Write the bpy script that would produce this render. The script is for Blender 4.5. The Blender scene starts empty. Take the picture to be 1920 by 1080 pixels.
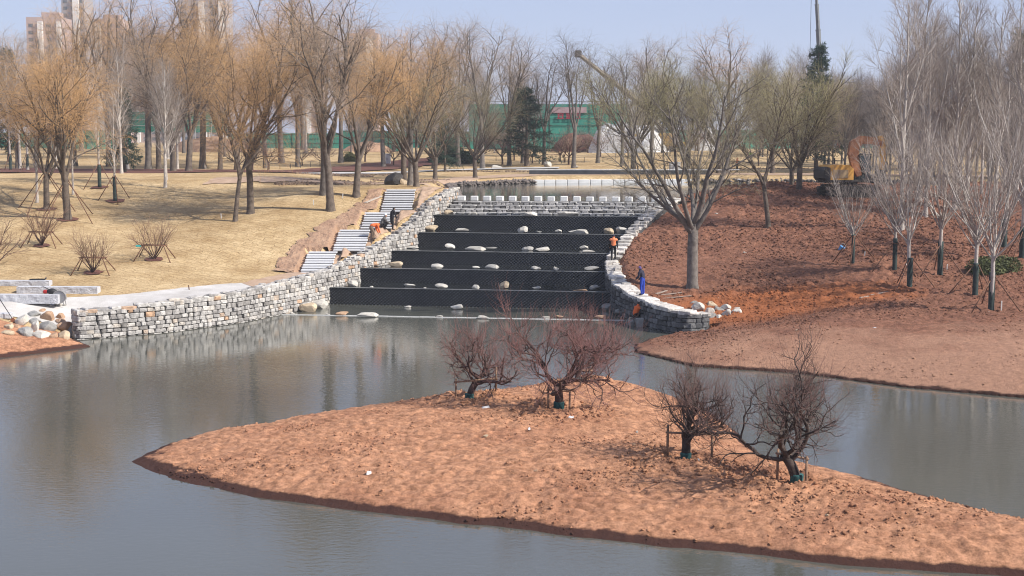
import bpy, math, random
import numpy as np
from mathutils import Vector, Matrix

# ------------------------------------------------------------------ camera, world, sun, exposure
SC = bpy.context.scene
COL = SC.collection
FPX, CAMZ = 2600.0, 10.5
PITCH = math.atan(275.0 / FPX)
cam_d = bpy.data.cameras.new('camera'); cam = bpy.data.objects.new('camera', cam_d); COL.objects.link(cam)
cam_d.sensor_width = 36.0; cam_d.lens = 36.0 * FPX / 1920.0
cam_d.clip_start = 0.5; cam_d.clip_end = 4000.0
cam.location = (0, 0, CAMZ); cam.rotation_euler = (math.pi / 2 - PITCH, 0, 0)
SC.camera = cam

SUN_EL = math.radians(40.0)
SUN_AZ = math.atan2(0.92, -0.39)            # compass style: angle from +Y towards +X
world = bpy.data.worlds.new('World'); SC.world = world; world.use_nodes = True
wn = world.node_tree; wn.nodes.clear()
sky = wn.nodes.new('ShaderNodeTexSky'); sky.sky_type = 'NISHITA'; sky.sun_disc = False
sky.sun_elevation = SUN_EL; sky.sun_rotation = SUN_AZ
sky.altitude = 0; sky.air_density = 1.0; sky.dust_density = 0.3; sky.ozone_density = 2.5
bg = wn.nodes.new('ShaderNodeBackground'); bg.inputs['Strength'].default_value = 0.085
wo = wn.nodes.new('ShaderNodeOutputWorld')
hz = wn.nodes.new('ShaderNodeMix'); hz.data_type = 'RGBA'; hz.inputs[0].default_value = 0.8      # even spring haze over the whole dome
hz.inputs[7].default_value = (3.1, 3.6, 5.35, 1)
wn.links.new(sky.outputs[0], hz.inputs[6]); wn.links.new(hz.outputs[2], bg.inputs[0]); wn.links.new(bg.outputs[0], wo.inputs[0])

sun_d = bpy.data.lights.new('sun', 'SUN'); sun_d.energy = 4.2; sun_d.angle = math.radians(0.6)
sun_d.color = (1.0, 0.95, 0.88)
sun = bpy.data.objects.new('sun', sun_d); COL.objects.link(sun)
sdir = Vector((math.sin(SUN_AZ) * math.cos(SUN_EL), math.cos(SUN_AZ) * math.cos(SUN_EL), math.sin(SUN_EL)))
sun.rotation_euler = sdir.to_track_quat('Z', 'Y').to_euler(); sun.location = (60, -40, 80)
SC.view_settings.view_transform = 'Standard'; SC.view_settings.look = 'None'
SC.view_settings.exposure = 0.80; SC.view_settings.gamma = 1.0
SC.view_settings.use_curve_mapping = False
SC.cycles.use_denoising = True
SC.cycles.filter_width = 1.1
SC.cycles.max_bounces = 6; SC.cycles.sample_clamp_indirect = 4.0

HAZE = 0.00028
# ------------------------------------------------------------------ small maths helpers
rng0 = np.random.default_rng(7)
random.seed(11)

def ray(px, py):
    u = (px - 960) / FPX; v = (540 - py) / FPX
    c, s = math.cos(PITCH), math.sin(PITCH)
    return np.array([u, c + v * s, -s + v * c])

def at_z(px, py, z):
    d = ray(px, py); t = (z - CAMZ) / d[2]
    return Vector((d[0] * t, d[1] * t, z))

def at_y(px, py, Y):
    d = ray(px, py); t = Y / d[1]
    return Vector((d[0] * t, Y, CAMZ + d[2] * t))

def sstep(a, b, x):
    t = np.clip((x - a) / (b - a), 0, 1); return t * t * (3 - 2 * t)

def vnoise(x, y, seed=0):
    x = np.asarray(x, float); y = np.asarray(y, float)
    xi = np.floor(x).astype(np.int64); yi = np.floor(y).astype(np.int64)
    fx = x - xi; fy = y - yi
    fx = fx * fx * (3 - 2 * fx); fy = fy * fy * (3 - 2 * fy)
    def hsh(a, b):
        n = (a * 374761393 + b * 668265263 + seed * 982451653) & 0x7fffffff
        n = ((n ^ (n >> 13)) * 1274126177) & 0x7fffffff
        return ((n ^ (n >> 16)) & 0xffff) / 65535.0
    return (hsh(xi, yi) * (1 - fx) + hsh(xi + 1, yi) * fx) * (1 - fy) + (hsh(xi, yi + 1) * (1 - fx) + hsh(xi + 1, yi + 1) * fx) * fy

def fbm(x, y, octs=4, seed=0, gain=0.5):
    a, s, tot = 1.0, 0.0, 0.0
    for o in range(octs):
        s = s + a * (vnoise(x * 2 ** o, y * 2 ** o, seed + o * 17) - 0.5); tot += a; a *= gain
    return s / tot

def poly_dist(x, y, pts):
    """distance to a polyline and the interpolated extra value (3rd column) of the nearest point"""
    x = np.asarray(x, float).ravel(); y = np.asarray(y, float).ravel()
    best = np.full(x.shape, 1e9); val = np.zeros(x.shape)
    for a, b in zip(pts[:-1], pts[1:]):
        dx, dy = b[0] - a[0], b[1] - a[1]; L2 = dx * dx + dy * dy + 1e-9
        t = np.clip(((x - a[0]) * dx + (y - a[1]) * dy) / L2, 0, 1)
        d = np.hypot(x - a[0] - t * dx, y - a[1] - t * dy)
        m = d < best; best = np.where(m, d, best)
        val = np.where(m, a[2] + t * (b[2] - a[2]), val) if len(a) > 2 else val
    return best, val

def in_poly(x, y, pts):
    x = np.asarray(x, float).ravel(); y = np.asarray(y, float).ravel()
    c = np.zeros(x.shape, bool); n = len(pts)
    for i in range(n):
        x1, y1 = pts[i][:2]; x2, y2 = pts[(i + 1) % n][:2]
        if y1 == y2: continue
        m = ((y1 > y) != (y2 > y)) & (x < (x2 - x1) * (y - y1) / (y2 - y1) + x1)
        c ^= m
    return c

# ------------------------------------------------------------------ layout of the place (metres; lower lake surface is z = 0)
POND_Z = 5.85
# inner (water side) face lines of the two retaining walls: x, y, top of wall
WALL_L = [(-23.75, 74.3, 1.5), (-23.2, 72.9, 1.50), (-19.2, 75.8, 1.65), (-15.96, 79.8, 1.75), (-13.2, 85.8, 2.0), (-11.85, 89.3, 2.2), (-10.3, 93.3, 2.75),
          (-8.5, 97.3, 3.65), (-6.9, 101.3, 4.8), (-6.0, 105.3, 6.0), (-4.85, 109.5, 6.65), (-4.3, 113.0, 6.75)]
WALL_R = [(10.9, 75.6, 1.1), (9.6, 74.7, 1.15), (8.2, 76.5, 1.3), (7.0, 80.5, 1.5), (6.3, 84.5, 1.75), (6.1, 88.0, 2.1), (6.2, 92.0, 2.55), (7.3, 96.0, 3.5),
          (8.6, 100.2, 4.4), (10.2, 104.5, 5.3), (12.4, 109.5, 6.0)]
BEACH_L = [(-120, 40, 0), (-45, 58, 0), (-30, 64.0, 0), (-24.7, 67.0, 0), (-21.6, 70.5, 0), (-22.9, 72.6, 0)]
BEACH_R = [(120, 20, 0), (45, 45, 0), (30, 52, 0), (20.8, 56.3, 0), (16.7, 58.7, 0), (13, 62.3, 0), (8.4, 64.2, 0), (6.1, 68.6, 0), (6.3, 71.0, 0), (8.4, 74.6, 0), (9.6, 74.8, 0)]
POND = [(-4.3, 113.0, 0), (-6.0, 122, 0), (-6.6, 136, 0), (-5.6, 145, 0), (-1.5, 151, 0), (2.6, 156, 0), (18, 158, 0), (36, 155, 0), (46, 150, 0), (50, 142, 0),
        (42, 136, 0), (30, 131, 0), (22, 124, 0), (16, 115, 0), (12.4, 109.5, 0)]
LAND_L = [(-400, -60), (-120, 40)] + [p[:2] for p in BEACH_L[1:]] + [p[:2] for p in WALL_L[1:]] + [p[:2] for p in POND[1:6]] + [(2.6, 156), (2.6, 4000), (-4000, 4000)]
LAND_R = [(2.6, 4000), (2.6, 156)] + [p[:2] for p in POND[6:]] + [p[:2] for p in reversed(WALL_R[1:])] + [p[:2] for p in reversed(BEACH_R[:-1])] + [(400, -60), (4000, 4000)]
# weir lips: left end, right end, level of the lip
LIPS = [((-11.85, 89.3), (6.25, 86.3), 1.11), ((-10.3, 93.3), (6.1, 90.4), 2.0), ((-8.5, 97.3), (6.8, 94.5), 2.87), ((-6.9, 101.3), (8.0, 98.6), 3.9), ((-6.0, 105.3), (9.5, 102.6), 4.96)]
# stair flights: x0, x1, y0, y1, z0, z1, steps
FLIGHTS = [(-13.75, -11.85, 89.5, 93.7, 1.93, 3.08, 9), (-12.25, -10.1, 94.4, 98.7, 3.0, 4.24, 9), (-10.85, -8.65, 99.3, 102.9, 4.22, 5.26, 7), (-9.85, -7.55, 103.9, 109.0, 5.18, 6.75, 10)]

PL_Y = [0, 60, 80, 85, 90, 93.5, 98.5, 102.5, 105, 109, 113, 120, 130, 150, 170, 200, 250, 280, 600, 4000]
PL_NEAR = [1.5, 1.5, 1.65, 1.8, 2.1, 3.0, 4.2, 5.1, 5.6, 6.65, 6.9, 6.75, 6.5, 6.5, 6.8, 7.9, 9.1, 9.5, 9.8, 9.8]
PL_FAR = [1.5, 1.5, 1.65, 2.2, 2.9, 3.4, 4.1, 4.7, 5.05, 5.6, 6.25, 7.2, 7.5, 7.0, 7.0, 7.9, 9.1, 9.5, 9.8, 9.8]
PR_Y = [0, 50, 56, 62, 73, 78, 83, 92, 100, 110, 117, 124, 132, 150, 170, 200, 250, 280, 600, 4000]
PR_Z = [0.6, 0.6, 0.55, 0.75, 1.35, 1.6, 2.3, 3.5, 4.7, 5.9, 6.35, 6.3, 6.3, 6.5, 6.8, 7.9, 9.1, 9.5, 9.8, 9.8]
PR_RIGHT = [1.0, 1.0, 1.0, 1.1, 1.55, 1.95, 2.6, 3.7, 4.7, 5.8, 6.3, 6.3, 6.3, 6.5, 6.8, 7.9, 9.1, 9.5, 9.8, 9.8]

def ground(x, y):
    sh = np.shape(x)
    x = np.asarray(x, float).ravel(); y = np.asarray(y, float).ravel()
    z = np.full(x.shape, -1.5)
    inl = in_poly(x, y, LAND_L); inr = in_poly(x, y, LAND_R)
    dwl, wl = poly_dist(x, y, WALL_L); dwr, wr = poly_dist(x, y, WALL_R)
    dbl, _ = poly_dist(x, y, BEACH_L); dbr, _ = poly_dist(x, y, BEACH_R)
    dp, _ = poly_dist(x, y, POND)
    # left land
    t = sstep(-12, -25, x)
    hl = np.interp(y, PL_Y, PL_NEAR) * (1 - t) + np.interp(y, PL_Y, PL_FAR) * t
    hl = hl + 0.5 * fbm(x / 14, y / 14, 2, 3) * sstep(86, 100, y)
    capw = wl - 0.06 + 0.75 * np.maximum(dwl - 0.6, 0)
    hl = np.where(y < 114, np.minimum(hl, capw), hl)
    hl = np.minimum(hl, -0.05 + 0.34 * np.minimum(dbl, 1.0) + 0.26 * np.maximum(dbl - 1.0, 0))
    hl = np.where((dwl < 0.36) & (y < 113), -1.5, hl)
    for (x0, x1, y0, y1, z0, z1, n) in FLIGHTS:
        m = (x > x0 - .35) & (x < x1 + .35) & (y > y0 - .45) & (y < y1 + .5)
        hl = np.where(m, np.minimum(hl, z0 + (z1 - z0) * np.clip((y - y0) / (y1 - y0), 0, 1) - 0.28), hl)
    # right land
    t = sstep(16, 34, x)
    hr = np.interp(y, PR_Y, PR_Z) * (1 - t) + np.interp(y, PR_Y, PR_RIGHT) * t
    hr = hr + 0.55 * fbm(x / 7, y / 7, 3, 9) * sstep(70, 84, y) * sstep(128, 118, y)
    capw = wr - 0.06 + 0.5 * np.maximum(dwr - 0.9, 0)
    hr = np.where(y < 111, np.minimum(hr, capw), hr)
    hr = np.minimum(hr, -0.05 + 0.26 * np.minimum(dbr, 1.2) + 0.16 * np.maximum(dbr - 1.2, 0))
    hr = np.where((dwr < 0.5), -1.5, hr)
    pc = POND_Z - 0.12 + 0.55 * dp
    hl = np.where(y > 112, np.minimum(hl, pc), hl); hr = np.where(y > 104, np.minimum(hr, np.where(dp < 8, pc + (0.3 if True else 0), 99)), hr)
    z = np.where(inl, hl, z); z = np.where(inr, hr, z)
    inp = in_poly(x, y, POND)
    z = np.where(inp, POND_Z - 0.12 - np.minimum(0.5 * dp, 1.0), z)
    return z.reshape(sh)

# the island
ISL_PX = [(245, 866), (300, 838), (380, 815), (500, 797), (620, 778), (740, 760), (840, 745), (930, 733), (1020, 722), (1100, 716), (1180, 722), (1260, 745), (1330, 775), (1385, 815),
          (1400, 838), (1430, 858), (1520, 872), (1620, 895), (1720, 925), (1920, 975), (2080, 1010), (2300, 1120), (2200, 1180), (1920, 1085), (1700, 1068), (1500, 1050), (1300, 1030), (1100, 1008), (900, 985), (700, 960),
          (500, 934), (400, 917), (320, 897), (262, 880)]
ISL = [tuple(at_z(a, b, 0.0))[:2] for a, b in ISL_PX]
ISL_TREES_PX = [(880, 738), (1048, 762), (1085, 712), (1286, 852), (1494, 892)]

def island_h(x, y, detail=True):
    sh = np.shape(x); x = np.asarray(x, float).ravel(); y = np.asarray(y, float).ravel()
    wob = 0.35 * fbm(x / 1.3, y / 1.3, 3, 5)
    d, _ = poly_dist(x, y, ISL + [ISL[0]])
    ins = in_poly(x, y, ISL)
    sd = np.where(ins, d, -d) + wob
    h = np.where(sd > 0, 0.16 * np.minimum(sd / 0.40, 1) + 0.95 * (1 - np.exp(-np.maximum(sd - .3, 0) / 4.5)), sd * 0.5)
    if detail:
        k = sstep(0.2, 0.8, sd)
        h = h + (0.05 * fbm(x / 0.55, y / 0.55, 3, 21) * (0.35 + 0.65 * k) + 0.30 * fbm(x / 5, y / 5, 2, 22)) * sstep(-.2, .6, sd)
        h = h + 0.08 * fbm(x / .28, y / .28, 2, 31) * sstep(0.0, .15, sd) * (1 - k)
        # tracked-vehicle marks: bands running away from the lake, cleat grooves across them
        u = x * 0.38 + y * 0.92; v = x * 0.92 - y * 0.38 + 0.35 * fbm(u / 7, x / 9, 2, 47)
        bi = np.floor(v / 0.72); bf = v / 0.72 - bi
        hs = (np.sin(bi * 127.1) * 43758.5) % 1.0
        on = (hs > .25) * sstep(.0, .10, bf) * sstep(1.0, .86, bf) * sstep(.22, .42, vnoise(u / 3.5 + hs * 9, bi * 3.1, 48))
        ph = ((u + hs * 3 + .10 * fbm(x / .6, y / .6, 2, 8)) / (.40 + .08 * hs)) % 1.0
        gr = np.exp(-((ph - .5) / .15) ** 2)
        h = h + k * on * (0.030 - 0.085 * gr) + k * .035 * sstep(.86, 1.0, bf) * (hs > .25)
        h = h + k * 0.07 * np.abs(fbm(x / .5, y / .8, 3, 45)) + k * .15 * fbm(x / .22, y / .34, 2, 46) * (1.15 - .6 * on)
        for q, (tx, ty) in enumerate(ISL_TREE_XY):
            r = np.hypot(x - tx, y - ty)
            ring = 0.20 * np.exp(-((r - 1.05) / 0.42) ** 2) - 0.10 * np.exp(-(r / .5) ** 2)
            h = h + ring * (0.6 + 1.6 * np.maximum(fbm(x / .35, y / .35, 3, 51 + q) + .1, -.2))
    return h.reshape(sh)
ISL_TREE_XY = []
ISL_TREE_XY = [tuple(at_z(a, b, 0.9 if i != 2 else .55))[:2] for i, (a, b) in enumerate(ISL_TREES_PX)]

def on_ground(px, py, y0=45.0, y1=420.0):
    d = ray(px, py)
    Y = np.linspace(y0, y1, 3000); t = Y / d[1]
    z = CAMZ + d[2] * t
    g = ground(d[0] * t, Y)
    k = np.nonzero(z <= g)[0]
    if len(k) == 0: i = len(Y) - 1
    else: i = k[0]
    x = d[0] * t[i]
    return Vector((float(x), float(Y[i]), float(g[i])))

def gz(x, y): return float(ground(np.array([x]), np.array([y]))[0])

# ------------------------------------------------------------------ materials
MATS = {}
def nt(name):
    m = bpy.data.materials.new(name); m.use_nodes = True
    n = m.node_tree; b = n.nodes['Principled BSDF']; return m, n, b

def mat(name, c1, c2=None, scale=4.0, rough=0.85, bump=0.0, bscale=None, metal=0.0, rand=0.0, spec=0.3, detail=5.0, coord='Object', c3=None):
    if name in MATS: return MATS[name]
    m, n, b = nt(name); L = n.links.new
    b.inputs['Roughness'].default_value = rough; b.inputs['Metallic'].default_value = metal
    b.inputs['Specular IOR Level'].default_value = spec
    tc = n.nodes.new('ShaderNodeTexCoord')
    c2 = c2 or tuple(v * 0.7 for v in c1)
    no = n.nodes.new('ShaderNodeTexNoise'); no.inputs['Scale'].default_value = scale; no.inputs['Detail'].default_value = detail
    no.inputs['Roughness'].default_value = 0.65
    L(tc.outputs[coord], no.inputs['Vector'])
    cr = n.nodes.new('ShaderNodeValToRGB'); e = cr.color_ramp.elements
    e[0].position = 0.32; e[0].color = (*c2, 1); e[1].position = 0.68; e[1].color = (*c1, 1)
    if c3:
        k = e.new(0.85); k.color = (*c3, 1)
    L(no.outputs['Fac'], cr.inputs['Fac'])
    out = cr.outputs['Color']
    if rand > 0:
        oi = n.nodes.new('ShaderNodeObjectInfo'); at = n.nodes.new('ShaderNodeAttribute'); at.attribute_name = 'rnd'
        ad = n.nodes.new('ShaderNodeMath'); ad.operation = 'ADD'; L(oi.outputs['Random'], ad.inputs[0]); L(at.outputs['Fac'], ad.inputs[1])
        fr = n.nodes.new('ShaderNodeMath'); fr.operation = 'FRACT'; L(ad.outputs[0], fr.inputs[0])
        mr = n.nodes.new('ShaderNodeMapRange'); mr.inputs['To Min'].default_value = 1 - rand; mr.inputs['To Max'].default_value = 1 + rand
        L(fr.outputs[0], mr.inputs['Value'])
        hs = n.nodes.new('ShaderNodeHueSaturation'); L(mr.outputs[0], hs.inputs['Value']); L(out, hs.inputs['Color']); out = hs.outputs['Color']
    L(out, b.inputs['Base Color'])
    if bump > 0:
        nb = n.nodes.new('ShaderNodeTexNoise'); nb.inputs['Scale'].default_value = bscale or scale * 4; nb.inputs['Detail'].default_value = 4
        L(tc.outputs[coord], nb.inputs['Vector'])
        bp = n.nodes.new('ShaderNodeBump'); bp.inputs['Strength'].default_value = 1.0; bp.inputs['Distance'].default_value = bump
        L(nb.outputs['Fac'], bp.inputs['Height']); L(bp.outputs['Normal'], b.inputs['Normal'])
    MATS[name] = m
    return m

def stone_mat(name, ramp, rough=0.85):
    """masonry stone: the tone of each stone from its own random number, mottled"""
    if name in MATS: return MATS[name]
    m, n, b = nt(name); L = n.links.new
    b.inputs['Roughness'].default_value = rough; b.inputs['Specular IOR Level'].default_value = 0.25
    oi = n.nodes.new('ShaderNodeObjectInfo'); at = n.nodes.new('ShaderNodeAttribute'); at.attribute_name = 'rnd'
    ad = n.nodes.new('ShaderNodeMath'); ad.operation = 'ADD'; L(oi.outputs['Random'], ad.inputs[0]); L(at.outputs['Fac'], ad.inputs[1])
    fr = n.nodes.new('ShaderNodeMath'); fr.operation = 'FRACT'; L(ad.outputs[0], fr.inputs[0])
    cr = n.nodes.new('ShaderNodeValToRGB'); cr.color_ramp.interpolation = 'LINEAR'; e = cr.color_ramp.elements
    e[0].position = ramp[0][0]; e[0].color = (*ramp[0][1], 1); e[1].position = ramp[-1][0]; e[1].color = (*ramp[-1][1], 1)
    for p, c in ramp[1:-1]:
        k = e.new(p); k.color = (*c, 1)
    L(fr.outputs[0], cr.inputs['Fac'])
    ge = n.nodes.new('ShaderNodeNewGeometry')
    no = n.nodes.new('ShaderNodeTexNoise'); no.inputs['Scale'].default_value = 5.0; no.inputs['Detail'].default_value = 6
    L(ge.outputs['Position'], no.inputs['Vector'])
    mr = n.nodes.new('ShaderNodeMapRange'); mr.inputs['From Min'].default_value = .3; mr.inputs['From Max'].default_value = .7
    mr.inputs['To Min'].default_value = 0.62; mr.inputs['To Max'].default_value = 1.25
    L(no.outputs['Fac'], mr.inputs['Value'])
    hs = n.nodes.new('ShaderNodeHueSaturation'); L(mr.outputs[0], hs.inputs['Value']); L(cr.outputs[0], hs.inputs['Color'])
    L(hs.outputs[0], b.inputs['Base Color'])
    nb = n.nodes.new('ShaderNodeTexNoise'); nb.inputs['Scale'].default_value = 14; nb.inputs['Detail'].default_value = 5; L(ge.outputs['Position'], nb.inputs['Vector'])
    bp = n.nodes.new('ShaderNodeBump'); bp.inputs['Distance'].default_value = 0.04; L(nb.outputs['Fac'], bp.inputs['Height']); L(bp.outputs[0], b.inputs['Normal'])
    MATS[name] = m; return m

def soil_mat(name, dry1, dry2, dark, wet, patch=None, lower=None, wet_z=0.13, bumpd=0.05, sc=1.0):
    m, n, b = nt(name); L = n.links.new
    b.inputs['Roughness'].default_value = 0.95; b.inputs['Specular IOR Level'].default_value = 0.15
    ge = n.nodes.new('ShaderNodeNewGeometry')
    def noise(scale, det=6, rough=.65):
        k = n.nodes.new('ShaderNodeTexNoise'); k.inputs['Scale'].default_value = scale; k.inputs['Detail'].default_value = det; k.inputs['Roughness'].default_value = rough
        L(ge.outputs['Position'], k.inputs['Vector']); return k.outputs['Fac']
    def ramp(fac, a, ca, bb, cb):
        k = n.nodes.new('ShaderNodeValToRGB'); e = k.color_ramp.elements
        e[0].position = a; e[0].color = (*ca, 1); e[1].position = bb; e[1].color = (*cb, 1); L(fac, k.inputs['Fac']); return k.outputs['Color']
    def mix(fac, a, c):
        k = n.nodes.new('ShaderNodeMix'); k.data_type = 'RGBA'; L(fac, k.inputs[0]); L(a, k.inputs[6]); L(c, k.inputs[7]); return k.outputs[2]
    base = ramp(noise(1.3 * sc), .35, dry2, .65, dry1)
    base = mix(ramp(noise(0.35 * sc, 4), .50, (0, 0, 0), .70, (.75, .75, .75)), base, ramp(noise(6), .3, dark, .7, tuple(v * 1.5 for v in dark)))
    fine = ramp(noise(4.0, 9, .8), .38, (.48, .46, .44), .60, (1.18, 1.18, 1.18))
    k = n.nodes.new('ShaderNodeMix'); k.data_type = 'RGBA'; k.blend_type = 'MULTIPLY'; k.inputs[0].default_value = 1.0; L(base, k.inputs[6]); L(fine, k.inputs[7]); base = k.outputs[2]
    if patch:
        (pc, cx, cy, rx, ry) = patch
        sx = n.nodes.new('ShaderNodeSeparateXYZ'); L(ge.outputs['Position'], sx.inputs[0])
        def m2(op, a, v):
            q = n.nodes.new('ShaderNodeMath'); q.operation = op
            L(a, q.inputs[0]) if not isinstance(a, float) else None
            if isinstance(v, float): q.inputs[1].default_value = v
            else: L(v, q.inputs[1])
            return q.outputs[0]
        ex = m2('POWER', m2('MULTIPLY', m2('SUBTRACT', sx.outputs[0], cx), 1 / rx), 2.0)
        ey = m2('POWER', m2('MULTIPLY', m2('SUBTRACT', sx.outputs[1], cy), 1 / ry), 2.0)
        r = m2('ADD', m2('ADD', ex, ey), m2('MULTIPLY', noise(.7, 6), 1.6))
        f = ramp(r, .0, (1, 1, 1), 1.0, (0, 0, 0))
        kk = f.node.color_ramp.elements; mr = n.nodes.new('ShaderNodeMapRange'); L(r, mr.inputs['Value']); mr.inputs['From Min'].default_value = 1.2; mr.inputs['From Max'].default_value = 2.1
        mr.inputs['To Min'].default_value = 1.0; mr.inputs['To Max'].default_value = 0.0
        base = mix(mr.outputs[0], base, ramp(noise(5), .3, tuple(v * .7 for v in pc), .7, pc))
    if lower:            # graded, trodden dry soil on the lowest part of the bank
        (lc, y0, y1) = lower
        sy = n.nodes.new('ShaderNodeSeparateXYZ'); L(ge.outputs['Position'], sy.inputs[0])
        ma = n.nodes.new('ShaderNodeMath'); ma.operation = 'MULTIPLY_ADD'; L(noise(.25, 5), ma.inputs[0]); ma.inputs[1].default_value = 22.0; L(sy.outputs[1], ma.inputs[2])
        mr = n.nodes.new('ShaderNodeMapRange'); L(ma.outputs[0], mr.inputs['Value']); mr.inputs['From Min'].default_value = y0 + 11; mr.inputs['From Max'].default_value = y1 + 11; mr.inputs['To Min'].default_value = 1.0; mr.inputs['To Max'].default_value = 0.0
        base = mix(mr.outputs[0], base, ramp(noise(4, 7), .3, tuple(v * .68 for v in lc), .7, lc))
    # waterline: soaked soil just above the lake
    sx = n.nodes.new('ShaderNodeSeparateXYZ'); L(ge.outputs['Position'], sx.inputs[0])
    ad = n.nodes.new('ShaderNodeMath'); ad.operation = 'MULTIPLY_ADD'; L(noise(1.5), ad.inputs[0]); ad.inputs[1].default_value = 0.22; L(sx.outputs[2], ad.inputs[2])
    mr = n.nodes.new('ShaderNodeMapRange'); L(ad.outputs[0], mr.inputs['Value']); mr.inputs['From Min'].default_value = wet_z + .11; mr.inputs['From Max'].default_value = wet_z + .16
    k = n.nodes.new('ShaderNodeMix'); k.data_type = 'RGBA'; L(mr.outputs[0], k.inputs[0]); k.inputs[6].default_value = (*wet, 1); L(base, k.inputs[7])
    L(k.outputs[2], b.inputs['Base Color'])
    nb = noise(3.2, 9, .78); bp = n.nodes.new('ShaderNodeBump'); bp.inputs['Distance'].default_value = bumpd; L(nb, bp.inputs['Height']); L(bp.outputs[0], b.inputs['Normal'])
    MATS[name] = m; return m

def water_mat(name, col, rip, dist, rough=0.03, ior=1.33, stretch=(1, 1, 1)):
    m, n, b = nt(name); L = n.links.new
    b.inputs['Roughness'].default_value = rough; b.inputs['IOR'].default_value = ior
    b.inputs['Specular IOR Level'].default_value = 0.5
    ge = n.nodes.new('ShaderNodeNewGeometry')
    mp = n.nodes.new('ShaderNodeMapping'); mp.inputs['Scale'].default_value = stretch; L(ge.outputs['Position'], mp.inputs['Vector'])
    a = n.nodes.new('ShaderNodeTexNoise'); a.inputs['Scale'].default_value = rip; a.inputs['Detail'].default_value = 3; L(mp.outputs[0], a.inputs['Vector'])
    w = n.nodes.new('ShaderNodeTexNoise'); w.inputs['Scale'].default_value = 0.045; w.inputs['Detail'].default_value = 2; L(ge.outputs['Position'], w.inputs['Vector'])
    mr = n.nodes.new('ShaderNodeMapRange'); L(w.outputs['Fac'], mr.inputs['Value']); mr.inputs['From Min'].default_value = .38; mr.inputs['From Max'].default_value = .62; mr.inputs['To Min'].default_value = .25; mr.inputs['To Max'].default_value = 1.0
    mu = n.nodes.new('ShaderNodeMath'); mu.operation = 'MULTIPLY'; L(a.outputs['Fac'], mu.inputs[0]); L(mr.outputs[0], mu.inputs[1])
    bp = n.nodes.new('ShaderNodeBump'); bp.inputs['Distance'].default_value = dist; L(mu.outputs[0], bp.inputs['Height']); L(bp.outputs[0], b.inputs['Normal'])
    c = n.nodes.new('ShaderNodeTexNoise'); c.inputs['Scale'].default_value = .08; L(ge.outputs['Position'], c.inputs['Vector'])
    cr = n.nodes.new('ShaderNodeValToRGB'); e = cr.color_ramp.elements; e[0].position = .3; e[1].position = .7
    e[0].color = (*[v * .85 for v in col], 1); e[1].color = (*[v * 1.15 for v in col], 1); L(c.outputs['Fac'], cr.inputs['Fac']); L(cr.outputs[0], b.inputs['Base Color'])
    MATS[name] = m; return m

# ------------------------------------------------------------------ objects: linking, tagging, mesh building
def tag(o, label=None, cat=None, group=None, kind=None):
    if label: o['label'] = label
    if cat: o['category'] = cat
    if group: o['group'] = group
    if kind: o['kind'] = kind
    return o

def empty(name, loc=(0, 0, 0), rz=0.0, sc=1.0):
    o = bpy.data.objects.new(name, None); COL.objects.link(o); o.empty_display_size = 0.2
    o.location = loc; o.rotation_euler = (0, 0, rz); o.scale = (sc, sc, sc) if not isinstance(sc, tuple) else sc
    return o

def obj(name, mesh, parent=None, m=None):
    o = bpy.data.objects.new(name, mesh); COL.objects.link(o)
    if parent is not None: o.parent = parent
    if m is not None and len(mesh.materials) == 0: mesh.materials.append(m)
    return o

def np_mesh(name, V, F, m=None, smooth=False, rnd=None):
    """V (n,3) array, F (k,3|4) array of one face size"""
    V = np.ascontiguousarray(V, dtype=np.float32); F = np.ascontiguousarray(F, dtype=np.int32)
    me = bpy.data.meshes.new(name); k = F.shape[1]
    me.vertices.add(len(V)); me.vertices.foreach_set('co', V.ravel())
    me.loops.add(F.size); me.loops.foreach_set('vertex_index', F.ravel())
    me.polygons.add(len(F)); me.polygons.foreach_set('loop_start', np.arange(0, F.size, k, dtype=np.int32))
    me.polygons.foreach_set('loop_total', np.full(len(F), k, dtype=np.int32))
    if smooth: me.polygons.foreach_set('use_smooth', np.ones(len(F), dtype=bool))
    me.update(calc_edges=True)
    if rnd is not None:
        a = me.attributes.new('rnd', 'FLOAT', 'POINT'); a.data.foreach_set('value', np.ascontiguousarray(rnd, dtype=np.float32))
    if m: me.materials.append(m)
    return me

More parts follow.
